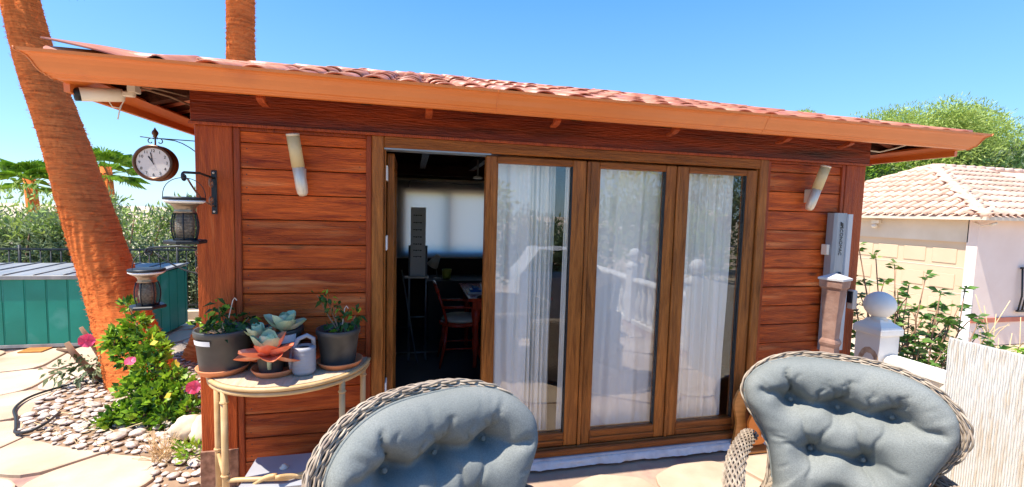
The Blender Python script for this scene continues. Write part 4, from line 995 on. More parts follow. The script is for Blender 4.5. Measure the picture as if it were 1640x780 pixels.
# hose round the bed
simple('garden_hose', 'rubber', 'thin black irrigation hose round the edge of the pebble bed', 'hose', lambda b: b.tube(smooth3([(-1.62, 1.95, .085), (-1.85, 1.92, .075), (-2.0, 1.7, .07), (-1.95, 1.45, .07), (-1.78, 1.22, .075), (-1.68, 1.08, .07), (-1.60, .97, .075), (-1.50, .96, .09), (-1.47, 1.05, .10), (-1.52, 1.25, .09)]), .010, 8))
# boulders
def rock(c, r, lab, seed):
    b = MB(); b.lathe([(0, -.6)]+[(math.cos(a), math.sin(a)*.8) for a in np.linspace(-.9, 1.45, 9)]+[(0, .8)], seg=18)
    b.v = [tuple(Vector(c)+Vector(p)*r*(1+.28*mnoise.noise(Vector(p)*1.6+Vector((seed, 0, 0)))+.12*mnoise.noise(Vector(p)*4))) for p in b.v]
    return tag(b.build('boulder', 'rock'), lab, 'rock', 'boulders at the foot of the shrub')
rock((-.20, .62, .17), .14, 'pale tan boulder tucked against the left cabin post', 1); rock((-.40, .72, .14), .10, 'smaller tan boulder just left of the one by the post', 5); rock((-.62, 2.35, .2), .2, 'grey brown boulder in shade between the two palm trunks', 9); rock((-.12, 1.4, .3), .16, 'tan boulder in shade behind the left post', 12)
wd = thing('low_weed', 'small leafy weed growing at the foot of the left post', 'weed', (-.18, .36, .06))
Pp, d = clumps([(-.20, .36, .14, .10, .07, .08), (-.28, .42, .12, .07, .05, .06)], 110, .2); V_, F_ = leaves(Pp, .05, asp=.4, up=.4, dirs=d); rawmesh('foliage', V_, F_, 'leafbright', wd)
simple('dry_grass_tuft', 'dry', 'dry straw coloured grass tuft at the front edge of the bed', 'dry grass', lambda b: [b.tube([(-.42+random.uniform(-.05, .05), .42+random.uniform(-.05, .08), .06), (-.42+random.uniform(-.12, .12), .42+random.uniform(-.1, .1), .12+random.uniform(0, .14))], .0016, 3) for _ in range(90)])

# ================================================================== PLANT TABLE
TZ = .85
tt = thing('rattan_console_table', 'half round weathered rattan console table with plants against the cabin', 'table', (.5, -.25, .05))
def half(a, grow=0): return (.50+(.415+grow)*math.cos(a), -.03-(.405+grow)*math.sin(a))
nA = 36
b = MB(); ring = [half(math.pi*i/nA, .0) for i in range(nA+1)]; k = len(ring)
b.add([(x, y, TZ) for x, y in ring]+[(x, y, TZ-.012) for x, y in ring], [tuple(range(k))[::-1], tuple(range(k, 2*k))]+[(i, i+k, (i+1) % k+k, (i+1) % k) for i in range(k)]); b.build('table_top', 'rattantop', tt, fix=True)
b = MB(); b.tube([(*half(math.pi*i/nA, .010), TZ-.012) for i in range(nA+1)], .012, 8); b.build('rim', 'rattan', tt)
b = MB(); b.tube([(*half(math.pi*i/nA, .004), TZ-.038) for i in range(nA+1)], .013, 8); b.build('rim', 'rattan', tt)
legs = [half(math.radians(128)), half(math.radians(42)), (.893, -.06), (.10, -.06)]
for lx, ly in legs:
    b = MB(); b.tube([(lx, ly, .052), (lx, ly, .4), (lx, ly, TZ-.02)], .0165, 10); o = b.build('leg', 'rattan', tt)
    for z in (TZ-.10, .36):
        b = MB(); b.tube([(lx+.0170*math.cos(a*math.pi/5), ly+.0170*math.sin(a*math.pi/5), z) for a in range(10)], .006, 5, closed=True)
        b.build('cane_binding', 'rattan', o)
b = MB(); b.tube([(*legs[0], .33), (.30, -.36, .335), (.55, -.40, .34), (*legs[1], .34)], .012, 8); b.build('stretcher', 'rattan', tt)
b = MB(); b.tube([(*legs[0], .33), (*legs[3], .33)], .010, 8); b.build('stretcher', 'rattan', tt); b = MB(); b.tube([(*legs[1], .33), (*legs[2], .33)], .010, 8); b.build('stretcher', 'rattan', tt)
def arcbrace(p, q, h, nm='curved_brace'):
    b = MB(); b.tube([(p[0]+(q[0]-p[0])*i/14, p[1]+(q[1]-p[1])*i/14, .10+h*math.sin(math.pi/2*i/14)**.8) for i in range(15)], .012, 8); b.build(nm, 'rattan', tt)
arcbrace(legs[0], (.50, -.40), .26); arcbrace(legs[1], (.50, -.42), .26)
b = MB(); b.tube([p for p in scroll((legs[0][0]+.03, legs[0][1], .24), .05, .5, (1, 0, 0), (0, 0, 1), -math.pi/2)], .007, 6); b.build('scroll_brace', 'rattan', tt)

def saucer(c, r, lab):
    b = MB(); b.lathe([(0, 0), (r*.86, 0), (r, .028), (r*1.02, .034), (r*.97, .035), (r*.84, .008), (0, .008)], c, 32); return tag(b.build('saucer', 'terra'), lab, 'saucer', 'terracotta saucers on the console table')
def pot(c, r0, r1, h, lab, sx=1., label_patch=None):
    t = thing('plant_pot', lab, 'pot', c)
    b = MB(); b.lathe([(0, 0), (r0, 0), (r0*1.01, .01), (r0+(r1-r0)*.82, h*.84), (r1*1.02, h*.86), (r1*1.035, h*.98), (r1*1.02, h), (r1*.94, h), (r1*.9, h*.8), (0, h*.8)], c, 36, sx=sx); b.build('pot_body', 'potblack', t)
    b = MB(); b.lathe([(0, h*.83), (r1*.89, h*.82)], c, 24, sx=sx); b.build('soil', 'soil', t)
    if label_patch:
        a0, a1, z0, z1 = label_patch; b = MB()
        b.grid(lambda u, v: (c[0]+(r1+.003)*sx*math.cos(a0+(a1-a0)*u)*(.97+.03*v), c[1]+(r1+.003)*math.sin(a0+(a1-a0)*u)*(.97+.03*v), c[2]+h*(z0+(z1-z0)*v)), 10, 2); b.build('sticker', 'white', t)
    return t
S1, S2, S3 = (.175, -.160, TZ+.001), (.455, -.220, TZ+.001), (.775, -.15, TZ+.001)
saucer(S1, .128, 'terracotta saucer under the large left pot'); saucer(S2, .120, 'terracotta saucer under the red succulent in the middle'); saucer(S3, .125, 'terracotta saucer under the right pot')
p1 = pot((S1[0], S1[1]+.01, TZ+.012), .108, .128, .225, 'large black plastic pot with white sticker at the left end of the console table', 1.08, (math.radians(215), math.radians(262), .70, .82))
p2 = pot((.445, -.095, TZ+.012), .095, .118, .205, 'black plastic pot with white label behind the red succulent', 1., (math.radians(285), math.radians(325), .68, .9))
p3 = pot((S3[0]-.01, S3[1]+.01, TZ+.012), .092, .118, .205, 'black plastic pot at the right end of the console table')
p4 = pot((.435, -.235, TZ+.012), .058, .072, .115, 'small grey plastic pot hidden under the red succulent')
def ficus(c, cl, n_, lab, seed, stick=None):
    t = thing('ficus_sapling', lab, 'potted plant', c)
    rg = random.Random(seed); b = MB()
    for q in cl:
        b.tube([c, (c[0]*.4+q[0]*.6+rg.uniform(-.01, .01), c[1]*.4+q[1]*.6, c[2]*.5+q[2]*.5), q[:3]], [.005, .0035, .002], 5)
    b.build('stem', 'twig', t)
    Pp, d = clumps(cl, n_, .2); V_, F_ = leaves(Pp, .048, asp=.48, up=-.25, dirs=d*.9, jit=.4, droop=.25); rawmesh('foliage', V_, F_, 'leafdark', t)
    Pp, d = clumps(cl[:3]+cl[-2:], n_//3, .6); V_, F_ = leaves(Pp, .042, asp=.5, up=.1, dirs=d*.9, jit=.4, droop=.2); rawmesh('young_foliage', V_, F_, 'leafbright', t)
    if stick:
        b = MB(); b.tube([c, stick, (stick[0]+.01, stick[1], stick[2]+.015), (stick[0]+.02, stick[1], stick[2])], .0025, 5); b.build('support_stick', 'cream', t)
z1_ = TZ+.19
ficus((.18, -.16, z1_), [(.16, -.17, z1_+.17, .025, .025, .05), (.18, -.17, z1_+.11, .05, .05, .045), (.10, -.18, z1_+.09, .035, .035, .03), (.24, -.16, z1_+.09, .04, .04, .035), (.19, -.2, z1_+.05, .06, .05, .04), (.06, -.17, z1_+.06, .02, .02, .02), (.30, -.15, z1_+.10, .02, .02, .015)], 120, 'small green ficus in the large left pot', 1, (.225, -.16, z1_+.20))
ficus((.78, -.15, z1_-.02), [(.70, -.14, z1_+.20, .035, .03, .02), (.65, -.14, z1_+.22, .03, .02, .015), (.75, -.15, z1_+.15, .035, .03, .025), (.80, -.16, z1_+.07, .06, .05, .04), (.72, -.17, z1_+.03, .035, .03, .025), (.86, -.15, z1_+.10, .03, .03, .03), (.79, -.18, z1_+.02, .04, .03, .02)], 85, 'sparse arching ficus in the right pot', 2, (.80, -.15, z1_+.14))
def succ_leaf(c, d, L_, w_, m_, t, cup=.25, th_=.006):
    c = Vector(c); d = Vector(d).normalized(); s_ = d.cross(Vector((0, 0, 1)))
    if s_.length < .1: s_ = Vector((1, 0, 0))
    s_.normalize(); nn = s_.cross(d)
    b = MB()
    def f(u, v, off=0.):
        prof_ = math.sin(min(1, (.12+.88*u)**.75)*math.pi*.93)**.75 if u < 1 else 0
        q = (2*v-1)
        return tuple(c+d*L_*u+s_*w_*.5*prof_*q+nn*(L_*.22*u*u+cup*w_*q*q*prof_+off*(1-q*q)*math.sin(math.pi*min(1, u+.02))))
    b.grid(lambda u, v: f(u, v, 0), 9, 6); b.grid(lambda u, v: f(u, v, -th_*1.6), 9, 6, flip=True); return b.build('leaf', m_, t)
def rosette(c, n_, L_, w_, m_, name, lab, tilt=.5, lean=(0, 0), group=None, els=(.25, 1.2)):
    t = thing(name, lab, 'succulent', c)
    for k in range(n_):
        a = k*2.39996+.4; q = k/(n_-1); el = els[0]+(els[1]-els[0])*q
        d = (math.cos(a)*math.cos(el)+lean[0], math.sin(a)*math.cos(el)+lean[1], math.sin(el)); mm = m_ if isinstance(m_, str) else m_[0 if q < .6 else 1]
        succ_leaf(c, d, L_*(1-.3*q)*random.uniform(.9, 1.1), w_*(1-.25*q), mm, t)
    b = MB(); b.tube([(c[0], c[1], c[2]-.08), c], [.010, .013], 8); b.build('stem', 'succ', t); return t
rosette((.445, -.305, TZ+.125), 15, .165, .125, ('succred', 'succ'), 'red_edged_succulent', 'paddle plant with red outer and pale green inner leaves at the front of the table', lean=(0, -.30), els=(-.45, 1.4))
rosette((.355, -.20, TZ+.195), 9, .095, .075, 'succ', 'pale_succulent', 'small pale green rosette leaning left over the middle pot', lean=(-.2, -.15), els=(.2, 1.25))
rosette((.485, -.17, TZ+.215), 9, .138, .108, 'succ', 'pale_succulent', 'larger pale blue green rosette standing tall over the middle pot', lean=(.1, -.15), els=(.25, 1.3))
rosette((.43, -.16, TZ+.20), 5, .055, .050, 'succred', 'small_red_succulent', 'small red succulent leaves between the pale rosettes', els=(.5, 1.2))
# watering can
wc = thing('watering_can', 'small pale grey ribbed plastic watering can with a loop handle', 'watering can', (.607, -.27, TZ))
wcx, wcy = .607, -.265; prf = [(0, 0), (.050, 0), (.058, .012)]
for k in range(6): z = .025+k*.019; prf += [(.060, z), (.0575, z+.006), (.060, z+.013)]
prf += [(.059, .145), (.050, .152), (.030, .150), (.028, .142)]
b = MB(); b.lathe(prf, (wcx, wcy, TZ+.002), 30); b.build('body', 'potgrey', wc)
b = MB(); b.lathe([(0, .143), (.029, .1435)], (wcx, wcy, TZ+.002), 16); b.build('opening_shade', 'black', wc)  # black disc painted in for the shaded inside of the can
b = MB(); b.tube([(wcx+.045, wcy+.02, TZ+.145), (wcx+.045, wcy+.01, TZ+.19), (wcx+.015, wcy, TZ+.212), (wcx-.025, wcy-.005, TZ+.195), (wcx-.055, wcy-.01, TZ+.14), (wcx-.066, wcy-.015, TZ+.08), (wcx-.060, wcy-.015, TZ+.025)], [.011, .012, .012, .012, .012, .011, .010], 10); b.build('handle', 'potgrey', wc)
b = MB(); b.tube([(wcx+.015, wcy+.05, TZ+.04), (wcx+.02, wcy+.085, TZ+.10), (wcx+.025, wcy+.11, TZ+.155)], [.014, .010, .008], 8); b.build('spout', 'potgrey', wc)
# storage box under the table
bx_ = thing('storage_box', 'pale grey plastic storage box with a lid knob under the console table', 'box', (.5, -.30, .05))
b = MB(); b.box(.335, .80, -.40, -.13, .052, .292, bev=.012); b.build('body', 'white', bx_)
b = MB(); b.box(.315, .82, -.42, -.115, .2925, .318, bev=.010); b.build('lid', 'potgrey', bx_)
b = MB(); b.lathe([(.022, 0), (.024, .006), (.010, .012), (.012, .02), (0, .022)], (.50, -.26, .318), 14); b.build('knob', 'cream', bx_)

# ================================================================== WICKER CHAIRS
def interp_closed(P, n_):
    P = [Vector((*p, 0)) for p in P]; out = []; m_ = len(P)
    for i in range(m_):
        a, b_, c_, d_ = P[i-1], P[i], P[(i+1) % m_], P[(i+2) % m_]
        for k in range(n_):
            f = k/n_; out.append(.5*((2*b_)+(c_-a)*f+(2*a-5*b_+4*c_-d_)*f*f+(3*b_-a-3*c_+d_)*f**3))
    return [(p.x, p.y) for p in out]
# outlines as seen from the front, x / height relative to the row of buttons
BACK = [(0, .225), (.16, .215), (.29, .175), (.38, .105), (.430, .02), (.428, -.06), (.385, -.14), (.335, -.21), (.31, -.28), (.31, -.38), (.30, -.50), (0, -.53), (-.30, -.50), (-.285, -.38), (-.28, -.28), (-.295, -.21), (-.335, -.14), (-.39, -.06), (-.418, .02), (-.38, .105), (-.29, .175), (-.16, .215)]
BACK = [(x*.93, h) for x, h in BACK]
BO = interp_closed(BACK, 10)
CUSH = [(0, .198), (.17, .190), (.30, .145), (.380, .065), (.396, -.02), (.370, -.10), (.330, -.19), (.295, -.28), (.26, -.38), (.25, -.46), (0, -.48), (-.25, -.46), (-.25, -.38), (-.262, -.28), (-.285, -.19), (-.335, -.10), (-.385, -.02), (-.380, .065), (-.30, .145), (-.17, .190)]
CUSH = [(x*.945, h) for x, h in CUSH]
CO = interp_closed(CUSH, 10)
TH = math.radians(12)
def tilt(x, y, h):                                    # y towards back of the chair, h along the back, origin at the button row
    return (x, y*math.cos(TH)+h*math.sin(TH), .95+h*math.cos(TH)-y*math.sin(TH))
def backdepth(x, h, r):                               # concave shell
    return .105-.12*(abs(x)/.42)**2.2-.03*max(0, h)/.22
def wicker_chair(loc, rz, label, seed):
    t = thing('wicker_armchair', label, 'armchair', loc, rz, 'wicker armchairs on the terrace')
    n_ = len(BO); cen = (0, -.15)
    # dark inner sheet
    b = MB()
    b.grid(lambda u, v: tilt(cen[0]+(BO[int(u*n_) % n_][0]-cen[0])*v*.985, backdepth(BO[int(u*n_) % n_][0]*v, (BO[int(u*n_) % n_][1]+.15)*v-.15, v)+.018, cen[1]+(BO[int(u*n_) % n_][1]-cen[1])*v*.985), n_, 8); b.build('backing', 'wickerdark', t, local=True)
    # woven strands following the outline, over and under the ribs
    b = MB(); sub = 3; N = n_*sub
    O2 = []
    for i in range(n_):
        p, q = BO[i], BO[(i+1) % n_]
        for k in range(sub): O2.append((p[0]+(q[0]-p[0])*k/sub, p[1]+(q[1]-p[1])*k/sub))
    # arc length parameter for even ribs
    al = [0]
    for i in range(N): al.append(al[-1]+math.hypot(O2[(i+1) % N][0]-O2[i][0], O2[(i+1) % N][1]-O2[i][1]))
    ribs = round(al[-1]/.036); ribs += ribs % 2
    prof_ = []
    for s_ in np.linspace(0, 1, 13): prof_.append((.80+.165*s_, .0-.0*s_, 0))           # inner face
    for a in np.linspace(0, math.pi, 8)[1:]: prof_.append((.965+.03*math.sin(a)+.012*(1-math.cos(a))*.5, 0, .034*(1-math.cos(a))/2*2-.0))   # roll over the rim
    for s_ in np.linspace(0, 1, 9)[1:]: prof_.append((.975-.05*s_, 0, .068+.05*s_))        # outer face
    for k, (rs, _, dy) in enumerate(prof_):
        pts = []
        for i in range(0, N):
            x, h = O2[i]; x2 = cen[0]+(x-cen[0])*rs; h2 = cen[1]+(h-cen[1])*rs
            wv = .0042*math.sin(al[i]/al[-1]*ribs*math.pi+(math.pi if k % 2 else 0))
            y = backdepth(x, h, 1)*(.55+.45*rs**2)+backdepth(x2, h2, 1)*.45*(1-rs**2)-.010
            pts.append(tilt(x2*(1+wv*.9), y+dy+wv, h2+wv*.4))
        b.tube(pts, .0040, 4, closed=True)
    o = b.build('wicker_weave', 'wicker', t, local=True); tag(o, kind='stuff')
    b = MB()
    for tw in (0, 1):                                  # braided edge
        pts = []
        for i in range(N):
            x, h = O2[i]; a = al[i]/al[-1]*ribs*math.pi*.5+tw*math.pi
            f = 1.005+.008*math.cos(a); pts.append(tilt(cen[0]+(x-cen[0])*f, backdepth(x, h, 1)-.004+.012*math.sin(a), cen[1]+(h-cen[1])*f))
        b.tube(pts, .0042, 6, closed=True)
    b.build('braided_edge', 'wicker', t, local=True)
    # arms: woven slabs flaring forwards from the back
    for s in (-1, 1):
        b = MB(); arm = t
        for k in range(48):
            q = k/47; pts = []
            for i in range(61):
                w_ = i/60; y = .14-.62*w_
                xo = .335+.075*math.sin(min(1, w_*1.3)*math.pi*.5); top = .70-.05*w_+.035*math.sin(w_*math.pi)
                if q < .25: ang = q/.25*math.pi; rx = xo-.035*math.cos(ang); rz_ = top+.028*math.sin(ang)-.01
                else: rx = xo+.035-.05*(q-.25)/.75; rz_ = top-.01-(top-.12)*(q-.25)/.75
                wv = .004*math.sin(i/60*22*math.pi+(math.pi if k % 2 else 0))
                pts.append((s*(rx+wv), y, rz_))
            b.tube(pts, .0045 if q < .25 else .0075, 4)
        tag(b.build('arm', 'wicker', t, local=True), kind=None)
        b = MB(); b.grid(lambda u, v: (s*(.335+.055*math.sin(min(1, u*1.3)*math.pi*.5)+.02), .14-.62*u, .10+(.58-.04*u)*v), 14, 4); b.build('arm_lining', 'wickerdark', t, local=True)
        # front end of the arm
        b = MB()
        for k in range(44):
            z = .12+k*.0125; b.tube([(s*(.40+.012*math.sin(j*2.2+k*math.pi)), -.48-.006*math.cos(j*2.2+k*math.pi), z) if False else (s*(.31+.13*j/8), -.478-.006*math.sin(j*math.pi/2+k*math.pi), z) for j in range(9)], .0065, 4)
        b.build('arm_front', 'wicker', t, local=True)
        def arms(u, v, s=s):
            w_ = v; q = u; xo = .335+.075*math.sin(min(1, w_*1.3)*math.pi*.5); top = .70-.05*w_+.035*math.sin(w_*math.pi)
            if q < .25: ang = q/.25*math.pi; return (s*(xo-.029*math.cos(ang)), .14-.62*w_, top+.022*math.sin(ang)-.01)
            return (s*(xo+.029-.05*(q-.25)/.75), .14-.62*w_, top-.01-(top-.12)*(q-.25)/.75)
        b = MB(); b.grid(arms, 24, 14); b.box(*sorted((s*.315, s*.435)), -.472, -.468, .11, .63); b.build('arm_lining', 'wickerdark', t, local=True)
    # seat frame with front apron
    b = MB()
    for k in range(12):
        z = .14+k*.022; b.tube([(-.36+.72*j/24, -.49-.006*math.sin(j*math.pi/2+k*math.pi), z) for j in range(25)], .010, 4)
    b.build('apron', 'wicker', t, local=True)
    b = MB(); b.box(-.34, .34, -.47, .20, .34, .39, bev=.01); b.build('seat', 'wickerdark', t, local=True)
    for sx in (-1, 1):
        for sy in (-.44, .16):
            b = MB(); b.tube([(sx*.34, sy, .002), (sx*.34, sy, .2), (sx*.34, sy, .38)], .024, 8); b.build('leg', 'wicker', t, local=True)
    return t
from collections import namedtuple
def cushion(loc, rz, label, buttons, seed, folds, dx=0.):
    a_ = rz; loc = (loc[0]+dx*math.cos(a_), loc[1]+dx*math.sin(a_), loc[2])
    t = thing('back_cushion', label, 'cushion', loc, rz, 'buttoned blue grey cushions on the wicker armchairs')
    n_ = len(CO); cen = (0, -.13); nr = 60
    rg = random.Random(seed)
    ang = np.array([math.atan2(p[1]-cen[1], p[0]-cen[0]) for p in CO])
    edgewr = [(rg.uniform(-math.pi, math.pi), rg.uniform(.03, .075), rg.uniform(.25, .8), rg.uniform(.018, .036)) for _ in range(46)]
    def height(x, h, r, a):
        base_ = .125*(1-r**5)**.5 if r < 1 else 0
        dpt = 0
        for (bx, bh) in buttons:
            d2 = (x-bx)**2+(h-bh)**2; dpt += .072*math.exp(-d2/.0030)+.016*math.exp(-d2/.012)
        # seams between the buttons of a row
        for (x0, h0, x1, h1, am, wd_) in folds:
            dx, dh = x1-x0, h1-h0; L2 = dx*dx+dh*dh; q = max(0, min(1, ((x-x0)*dx+(h-h0)*dh)/L2)); wob = .006*math.sin(q*9+x0*30)
            ex, eh = x-(x0+q*dx)+wob*dh/math.sqrt(L2), h-(h0+q*dh)-wob*dx/math.sqrt(L2); d = math.hypot(ex, eh)
            fade = 1-.65*q if am > 0 else (1-abs(2*q-1)*.15)
            dpt += abs(am)*fade*math.exp(-(d/wd_)**1.6)
        for (ea, wa, le, am) in edgewr:
            da = (a-ea+math.pi) % (2*math.pi)-math.pi
            dpt += am*math.exp(-(da*r/wa*2.6)**2)*max(0, (r-(1-le*.45)))/(le*.45)*.55*(1-r**8)
        nz = .007*mnoise.noise((x*7, h*7, seed))+.0015*mnoise.noise((x*20, h*20, seed+3))
        return max(base_-dpt*(1-r**10)+nz*(1-r**4), -.0+.004*(1-r))
    b = MB()
    cache = {}
    def f(u, v):
        i = int(round(u*n_)) % n_; p = CO[i]; r = v**.85
        x = cen[0]+(p[0]-cen[0])*r; h = cen[1]+(p[1]-cen[1])*r
        a = math.atan2(h-cen[1], x-cen[0]) if r > 1e-4 else 0
        z = height(x, h, r, a)
        return tilt(x, backdepth(x, h, 1)-.022-z, h+.012*(1 if h > 0 else 0)*(1-r))
    b.grid(f, n_, nr, True)
    b.grid(lambda u, v: tilt(cen[0]+(CO[int(round(u*n_)) % n_][0]-cen[0])*v, backdepth(CO[int(round(u*n_)) % n_][0]*v, -.1, 1)-.012, cen[1]+(CO[int(round(u*n_)) % n_][1]-cen[1])*v), n_, 6, True, True)
    b.build('cushion_cover', 'fabric', t, local=True)
    pts = [tilt(p[0]*1.003, backdepth(p[0], p[1], 1)-.020, p[1]*1.0) for p in CO]; b = MB(); b.tube(pts, .0055, 6, closed=True); b.build('piping', 'fabric', t, local=True)
    for bx, bh in buttons:
        y = backdepth(bx, bh, 1)-.022-.022; b = MB(); c_ = Vector(tilt(bx, y, bh)); b.lathe([(0, .003), (.007, .0025), (.010, 0), (.009, -.004)], c_, 14, R=rotm(math.pi/2-TH)); b.build('button', 'fabric', t, local=True)
    return t
BT = [(-.18, 0), (0, 0), (.185, 0), (-.095, -.20), (.095, -.20), (0, -.38)]
FO = []
rg = random.Random(21)
for (x0, x1) in ((-.18, 0), (0, .185)): FO.append((x0, 0, x1, 0, -.048, .022))
FO += [(-.30, .03, -.18, 0, -.030, .018), (.185, 0, .31, -.03, -.030, .018), (-.095, -.2, .095, -.2, -.040, .020), (-.20, -.185, -.095, -.2, -.010, .012), (.095, -.2, .2, -.2, -.010, .012)]
for bx in (-.18, 0, .185):
    for k in range(3): FO.append((bx, .0, bx+rg.uniform(-.05, .05)+.0, .10+rg.uniform(-.02, .06), .040 if k == 0 else .020, .0075 if k == 0 else .006))
for bx, by in ((-.09, .0), (.09, .0)):
    FO.append((bx, .01, bx+rg.uniform(-.02, .02), .09, .018, .006))
for bx in (-.095, .095):
    FO.append((bx, -.2, bx+(-.06 if bx < 0 else -.05), -.05, .018, .010)); FO.append((bx, -.2, bx+(.07 if bx < 0 else .05), -.04, .018, .009)); FO.append((bx, -.2, bx*1.2, -.33, .016, .009))
def chair_pos(P0, deg):                               # P0: world position of the middle button
    a = math.radians(deg); off = Vector(tilt(0, .05, 0)); off.z = 0
    R = Matrix.Rotation(a, 3, 'Z'); l = Vector((P0[0], P0[1], 0))-R @ Vector((0, off.y, 0)); return (l.x, l.y, P0[2]-.95), a
la, ra_ = chair_pos((1.237, -1.362, .95), 23), chair_pos((3.030, -1.292, .95), -39)
wicker_chair(la[0], la[1], 'wicker armchair at the left, its woven rim showing above the cushion', 1)
wicker_chair(ra_[0], ra_[1], 'wicker armchair at the right in front of the stone pedestal', 2)
cushion(la[0], la[1], 'blue grey buttoned cushion on the left wicker armchair', BT, 4, FO, .028)
cushion(ra_[0], ra_[1], 'blue grey buttoned cushion on the right wicker armchair', BT, 9, FO, -.008)
for (l_, r_), lab in ((la, 'blue grey seat cushion of the left armchair'), (ra_, 'blue grey seat cushion of the right armchair')):
    t = thing('seat_cushion', lab, 'cushion', l_, r_, 'seat cushions of the armchairs'); b = MB()
    b.grid(lambda u, v: (-.29+.58*u, -.50+.55*v, .39+.09*(max(0, 1-(2*u-1)**6)*max(0, 1-(2*v-1)**6))**.4), 24, 24); b.build('cushion_cover', 'fabric', t, local=True)
# wicker table edge at the bottom of the frame
wt = thing('wicker_table', 'round wicker table whose rim shows at the bottom between the chairs', 'table', (2.12, -2.0, .05))
b = MB(); cx_, cy_, rr_ = 2.13, -2.02, .60
for k in range(9):
    a0 = k/8*math.pi; pts = []
    for i in range(200):
        a = i/200*2*math.pi; wv = .004*math.sin(i*math.pi*.5+k*math.pi); r = rr_-.02+.025*math.sin(a0)+wv; pts.append((cx_+r*math.cos(a), cy_+r*math.sin(a), .72+.028*math.cos(a0)-.006))
    b.tube(pts, .0065, 4, closed=True)
b.build('woven_rim', 'wicker', wt)
b = MB(); b.lathe([(0, .715), (rr_-.03, .715), (rr_-.03, .735), (0, .735)], (cx_, cy_, 0), 64); b.build('table_top', 'wickerdark', wt)
b = MB(); b.lathe([(.32, .052), (.26, .2), (.22, .4), (.26, .6), (.34, .71)], (cx_, cy_, 0), 32); b.build('base', 'wicker', wt)

# ================================================================== RIGHT SIDE
# painted wooden bird leaning at the door
tb_ = thing('painted_wooden_bird', 'painted wooden bird ornament in ochre, blue, orange and white by the right door corner', 'ornament', (3.64, -.16, .05))
def blob(pts, y0, y1, m_, nm):
    b = MB(); pp = chaikin(pts, 2); b.prism(pp, y0, y1, 'xz'); b.build(nm, m_, tb_, fix=True)
blob([(3.50, .055), (3.60, .06), (3.62, .2), (3.60, .34), (3.66, .46), (3.62, .52), (3.54, .50), (3.50, .40), (3.54, .25), (3.52, .12)], -.11, -.09, 'ochre', 'tail_board')
blob([(3.60, .51), (3.68, .52), (3.72, .35), (3.69, .24), (3.64, .33)], -.135, -.115, 'blue', 'wing')
blob([(3.60, .10), (3.73, .10), (3.76, .18), (3.70, .26), (3.73, .36), (3.67, .42), (3.62, .34), (3.585, .26), (3.62, .18)], -.165, -.145, 'orange', 'body')
blob([(3.70, .15), (3.80, .14), (3.83, .3), (3.76, .44), (3.69, .48), (3.67, .38), (3.70, .27)], -.19, -.17, 'white', 'breast')
b = MB(); b.box(3.56, 3.78, -.20, -.08, .052, .072, bev=.004); b.build('base', 'ochre', tb_)

# cast stone pedestal
pd = thing('stone_pedestal', 'waisted square pink cast stone pedestal with a pale pyramid cap', 'pedestal', (4.07, -.33, .05))
PR = [(.118, .0), (.120, .05), (.105, .10), (.098, .30), (.078, .62), (.066, .80), (.074, .815), (.080, .83), (.074, .845), (.060, .86), (.066, .98), (.080, 1.10), (.088, 1.20), (.104, 1.215), (.108, 1.24), (.110, 1.262)]
PR = [(r*(.70+.22*max(0, 1-z/.6)), z*1.03) for r, z in PR]
def sq(pr_, c, name, m_, par, rz=.35, smooth=False):
    b = MB(); b.lathe([(r*1.30, z) for r, z in pr_], c, 4, R=rotm(0, 0, rz+math.pi/4), smooth=smooth); return b.build(name, m_, par)
px_, py_ = 4.07, -.33
sq(PR, (px_, py_, .05), 'shaft', 'pinkstone', pd)
sq([(.083, 1.3005), (.084, 1.315), (.012, 1.345), (0, 1.346)], (px_, py_, .05), 'cap', 'capstone', pd)
b = MB(); R_ = rotm(0, 0, .35)
for a0, s in ((0, 1),):
    pts = [R_ @ Vector((.026*math.cos(q), -.075, .40+.10*math.sin(q)))+Vector((px_, py_, .05)) for q in np.linspace(0, 2*math.pi, 25)[:-1]]
    b.tube(pts, .004, 6, closed=True)
b.build('oval_relief', 'pinkstone', pd)

# balustrade along x = 4.66
def newel(c, lab, chip=False, ztop=.80, grp='ball topped balustrade posts'):
    t = thing('balustrade_post', lab, 'balustrade post', c, 0, grp); c = Vector(c)
    sqp = lambda pr_, nm, m_='balus': sq(pr_, c, nm, m_, t, rz=0)
    k = 1/1.30*math.sqrt(2)
    sqp([(.092*k, 0), (.092*k, .86)], 'shaft')
    sqp([(.104*k, .8605), (.108*k, .87), (.108*k, .905), (.098*k, .925), (.060*k, .955), (.052*k, .975)], 'cap')
    b = MB(); b.lathe([(.06, .97), (.045, .985), (.05, 1.0)]+[(.102*math.cos(a), 1.082+.100*math.sin(a)) for a in np.linspace(-1.15, 1.5, 16)]+[(0, 1.182)], c, 32); b.build('ball', 'balus', t)
    if chip:
        b = MB()
        def f(u, v):
            a = math.pi*(1-u); r = .045+.035*v+.006*mnoise.noise((u*9, v*3, 0)); return (c.x-.0935, c.y-r*math.cos(a)*.95-.02, c.z+.66+r*1.25*math.sin(a))
        b.grid(f, 20, 3); b.build('chipped_patch', 'chipped', t)
    return t
newel((4.675, -.19, .05), 'white ball topped balustrade post with a chipped stone patch beside the cabin', True)
def baluster_mesh(t, x, y, z0):
    b = MB(); b.lathe([(.055, 0), (.055, .05), (.035, .07), (.05, .14), (.066, .24), (.05, .34), (.03, .45), (.028, .52), (.045, .56), (.05, .60)], (x, y, z0), 14); return b
ba = thing('balustrade', 'white concrete balustrade with rounded handrail running along the terrace edge', 'balustrade', (4.70, -3.5, .05))
